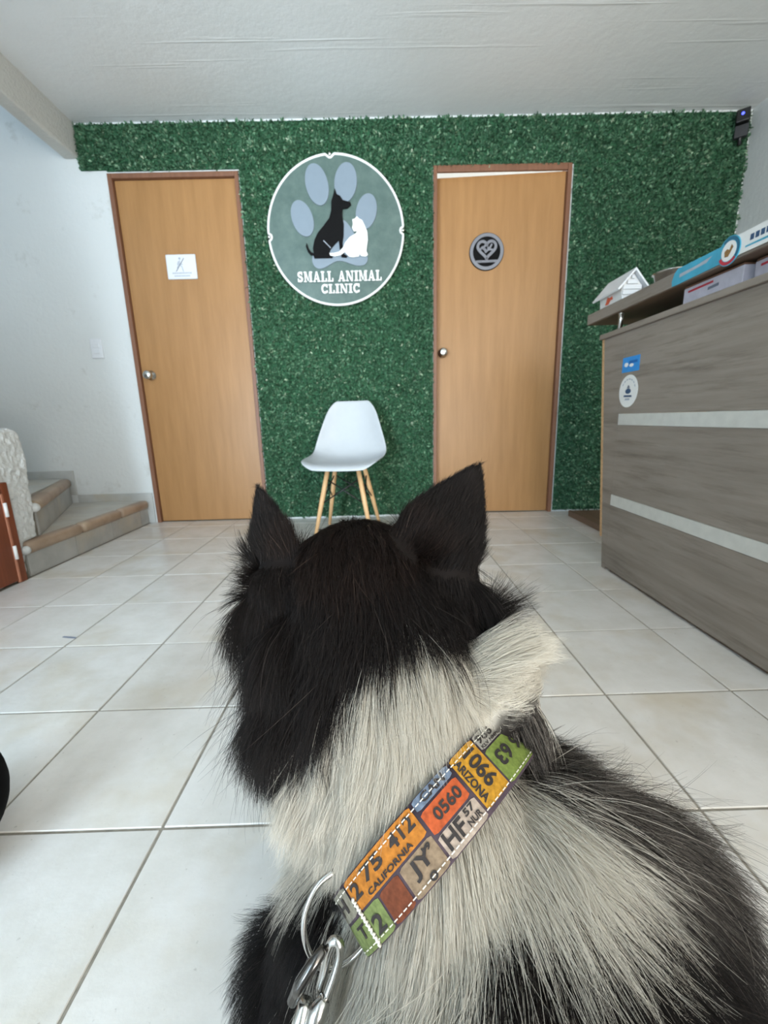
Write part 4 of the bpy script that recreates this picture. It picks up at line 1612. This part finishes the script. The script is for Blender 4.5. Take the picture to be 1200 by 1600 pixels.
hc = bpy.data.hair_curves.new('fur')
hc.add_curves([K] * NH)
hc.attributes['position'].data.foreach_set('vector', pts.astype(np.float32).ravel())
rad = np.where(hE, 0.00014, 0.000145)[:, None] * (1 - 0.80 * np.linspace(0, 1, K) ** 1.5)[None, :] * rng.uniform(0.7, 1.25, NH)[:, None]
ra = hc.attributes.get('radius') or hc.attributes.new('radius', 'FLOAT', 'POINT')
ra.data.foreach_set('value', rad.astype(np.float32).ravel())
cc = hc.attributes.new('coat', 'FLOAT_COLOR', 'CURVE')
cc.data.foreach_set('color', np.concatenate([col, np.ones((NH, 1))], 1).astype(np.float32).ravel())
hc.materials.append(M['fur'])
fur = bpy.data.objects.new('fur', hc)
COL.objects.link(fur)
fur.parent = dog
fur['label'] = 'long black and white coat'
fur['kind'] = 'stuff'

# face
for sx in (-1, 1):
    e = HEAD + FWDV * 0.072 + Vector((sx * 0.030, 0, 0.010))
    bm = bmesh.new()
    bmesh.ops.create_icosphere(bm, subdivisions=3, radius=0.0095, matrix=Matrix.Translation(e))
    obj('eye', bm_mesh('eye', bm, True), plain('brown_eye', rgb(52, 32, 20), 0.08), dog)
bm = bmesh.new()
bmesh.ops.create_icosphere(bm, subdivisions=3, radius=1, matrix=Matrix.Translation(HEAD + FWDV * 0.160 + Vector((0, 0, -0.028))) @ Matrix.Diagonal((0.014, 0.010, 0.011, 1)))
obj('nose', bm_mesh('nose', bm, True), plain('black_nose', rgb(20, 18, 18), 0.3), dog)


# ------------------------------------------------------------------ the collar
def cmap(a, b, out=0.0):
    """collar drawing grid (a along, b across) -> point on the band"""
    ph = math.asin(max(-1, min(1, a / 505)))
    return CC + (cfr * math.cos(ph) + csd * math.sin(ph)) * (CR + out) + cax * (b / 130 * CWID / 2)


M['collar'] = plain('dark_purple_webbing', rgb(52, 38, 48), 0.75, var=0.2, scale=400)
collar = thing('dog_collar', "fabric dog collar printed with colourful number plates round the dog's neck", 'collar')
NB_ = 120
bm = bmesh.new()
rows = []
for k in range(NB_):
    ph = 2 * PI * k / NB_
    d_ = cfr * math.cos(ph) + csd * math.sin(ph)
    rows.append([bm.verts.new(CC + d_ * (CR + o_) + cax * v_) for o_, v_ in ((0, -CWID / 2), (0.0003, 0), (0, CWID / 2), (-0.0025, CWID / 2), (-0.0025, -CWID / 2))])
for k in range(NB_):
    a_, b_ = rows[k], rows[(k + 1) % NB_]
    for j in range(5):
        bm.faces.new((a_[j], a_[(j + 1) % 5], b_[(j + 1) % 5], b_[j]))
obj('band', bm_mesh('band', bm, True), M['collar'], collar)


def plate_mat(name, c):
    return plain(name, rgb(*(x * 0.80 for x in c)), 0.8, spec=0.2, var=0.28, scale=260)


def plate(a0, a1, b0, b1, c, parent=collar, out=0.0006):
    bm = bmesh.new()
    NA = max(3, int((a1 - a0) / 14))
    g = []
    for i in range(NA + 1):
        a = a0 + (a1 - a0) * i / NA
        ins = 6 if i in (0, NA) else 0
        g.append([bm.verts.new(cmap(a, b, out)) for b in (b0 + ins, (b0 + b1) / 2, b1 - ins)])
    for i in range(NA):
        for j in range(2):
            bm.faces.new((g[i][j], g[i][j + 1], g[i + 1][j + 1], g[i + 1][j]))
    me_ = bm_mesh('plate', bm, True)
    o = obj('plate', me_, plate_mat('plate_print', c), parent)
    return o


M['ink'] = plain('black_ink', rgb(34, 28, 26), 0.8, var=0.2, scale=300)
M['thread'] = plain('white_thread', rgb(206, 202, 190), 0.8)


def plate_text(s, a, b, h, wd_, mode, parent, bold=0.03, mat=None):
    """mode 0: reads along the collar; 1: rotated half a turn; 2: reads across the band"""
    v, f = text_geo(s, bold)
    w_ = v[:, 0].max() - v[:, 0].min()
    sx = wd_ / w_
    vs = []
    for x, y in v:
        x, y = x * sx, y * h
        if mode == 0:
            q = (a + x, b - y)
        elif mode == 1:
            q = (a - x, b + y)
        else:
            q = (a + y, b + x)
        vs.append(cmap(q[0], q[1], 0.0011))
    return obj('number', mesh('number', vs, f), mat or M['ink'], parent)


PL = [
    (-500, -404, -122, -8, (142, 138, 122), [('H', -452, -65, 60, 46, 0)]),
    (-497, -310, 4, 126, (126, 140, 84), [('T', -425, 50, 52, 40, 0), ('2', -352, 70, 66, 44, 0)]),
    (-396, -60, -126, -6, (196, 124, 46), [('75', -270, -84, 56, 92, 0), ('412', -128, -84, 56, 110, 0), ('CALIFORNIA', -222, -26, 24, 210, 0), ('2', -362, -70, 60, 40, 0)]),
    (-302, -214, 4, 126, (122, 66, 42), []),
    (-204, -56, 4, 126, (150, 128, 104), [('JY', -128, 52, 70, 92, 0), ('19', -90, 24, 24, 34, 0), ('0', -120, 108, 30, 30, 0)]),
    (-46, 128, -128, -80, (112, 126, 146), [('CAN', 42, -106, 36, 110, 0)]),
    (-46, 128, -70, 24, (198, 92, 48), [('0560', 52, -24, 50, 122, 0)]),
    (-46, 132, 34, 126, (186, 168, 152), [('HF', 10, 70, 66, 88, 0), ('57', 92, 52, 28, 46, 0), ('NUR', 92, 90, 26, 60, 0)]),
    (142, 264, -126, 112, (204, 148, 44), [('1066', 222, -18, 60, 160, 2), ('ARIZONA', 164, -8, 30, 190, 2)]),
    (272, 478, -126, -52, (170, 166, 156), [('9661', 330, -98, 40, 106, 0), ('KLV NMPC', 334, -64, 16, 112, 0)]),
    (272, 500, -44, 120, (128, 146, 70), [('56 63', 382, 22, 74, 176, 1)]),
]
for a0, a1, b0, b1, c, txt in PL:
    p_ = plate(a0, a1, b0, b1, c)
    for t in txt:
        plate_text(*t, parent=p_)
for b in (-104, 108):
    bm = bmesh.new()
    a = -480
    while a < 480:
        q = [cmap(a, b - 2.2, 0.0013), cmap(a + 15, b - 2.2, 0.0013), cmap(a + 15, b + 2.2, 0.0013), cmap(a, b + 2.2, 0.0013)]
        bm.faces.new([bm.verts.new(p) for p in q])
        a += 22
    st = obj('stitching', bm_mesh('stitching', bm), M['thread'], collar)
    st['kind'] = 'stuff'
bm = bmesh.new()
add_tube(bm, [cmap(-388 + 4 * math.sin(b * 0.4), b, 0.0016) for b in range(-60, 128, 6)], 0.0011, 6)
obj('seam', bm_mesh('seam', bm, True), M['thread'], collar)
# ring hanging from the left end
DR = [(522, 1362, .292), (497, 1382, .288), (479, 1420, .285), (475, 1458, .283), (486, 1494, .283), (508, 1514, .284), (538, 1506, .285), (566, 1482, .286), (586, 1454, .290)]
tube('ring', catmull([at(*p) for p in DR], 5, False), 0.0021, M['chrome'], collar, 12)

# ------------------------------------------------------------------ leash clip
lc = thing('leash_clip', 'chrome leash snap hook hooked into the collar ring', 'clip')
tube('hook', catmull([at(*p) for p in ((500, 1548, .279), (508, 1512, .279), (514, 1482, .277), (521, 1470, .276), (530, 1474, .275), (531, 1492, .275), (524, 1520, .274), (510, 1560, .272))], 4, False), 0.0031, M['chrome'], lc, 12)
tube('thumb_lever', [at(507, 1482, .2745), at(488, 1508, .272), at(470, 1536, .271), at(456, 1566, .271)], [0.0030, 0.0042, 0.0044, 0.0034], plain('dark_metal', (0.10, 0.095, 0.09, 1), 0.2, 0.9), lc, 10)
tube('barrel', [at(508, 1560, .271), at(497, 1580, .270), at(478, 1650, .268), at(466, 1700, .268)], [0.0036, 0.0062, 0.0066, 0.0060], M['chrome'], lc, 14)
tube('spring_housing', [at(478, 1566, .274), at(466, 1610, .273), at(456, 1660, .272)], [0.0046, 0.0056, 0.0050], M['steel'], lc, 12)
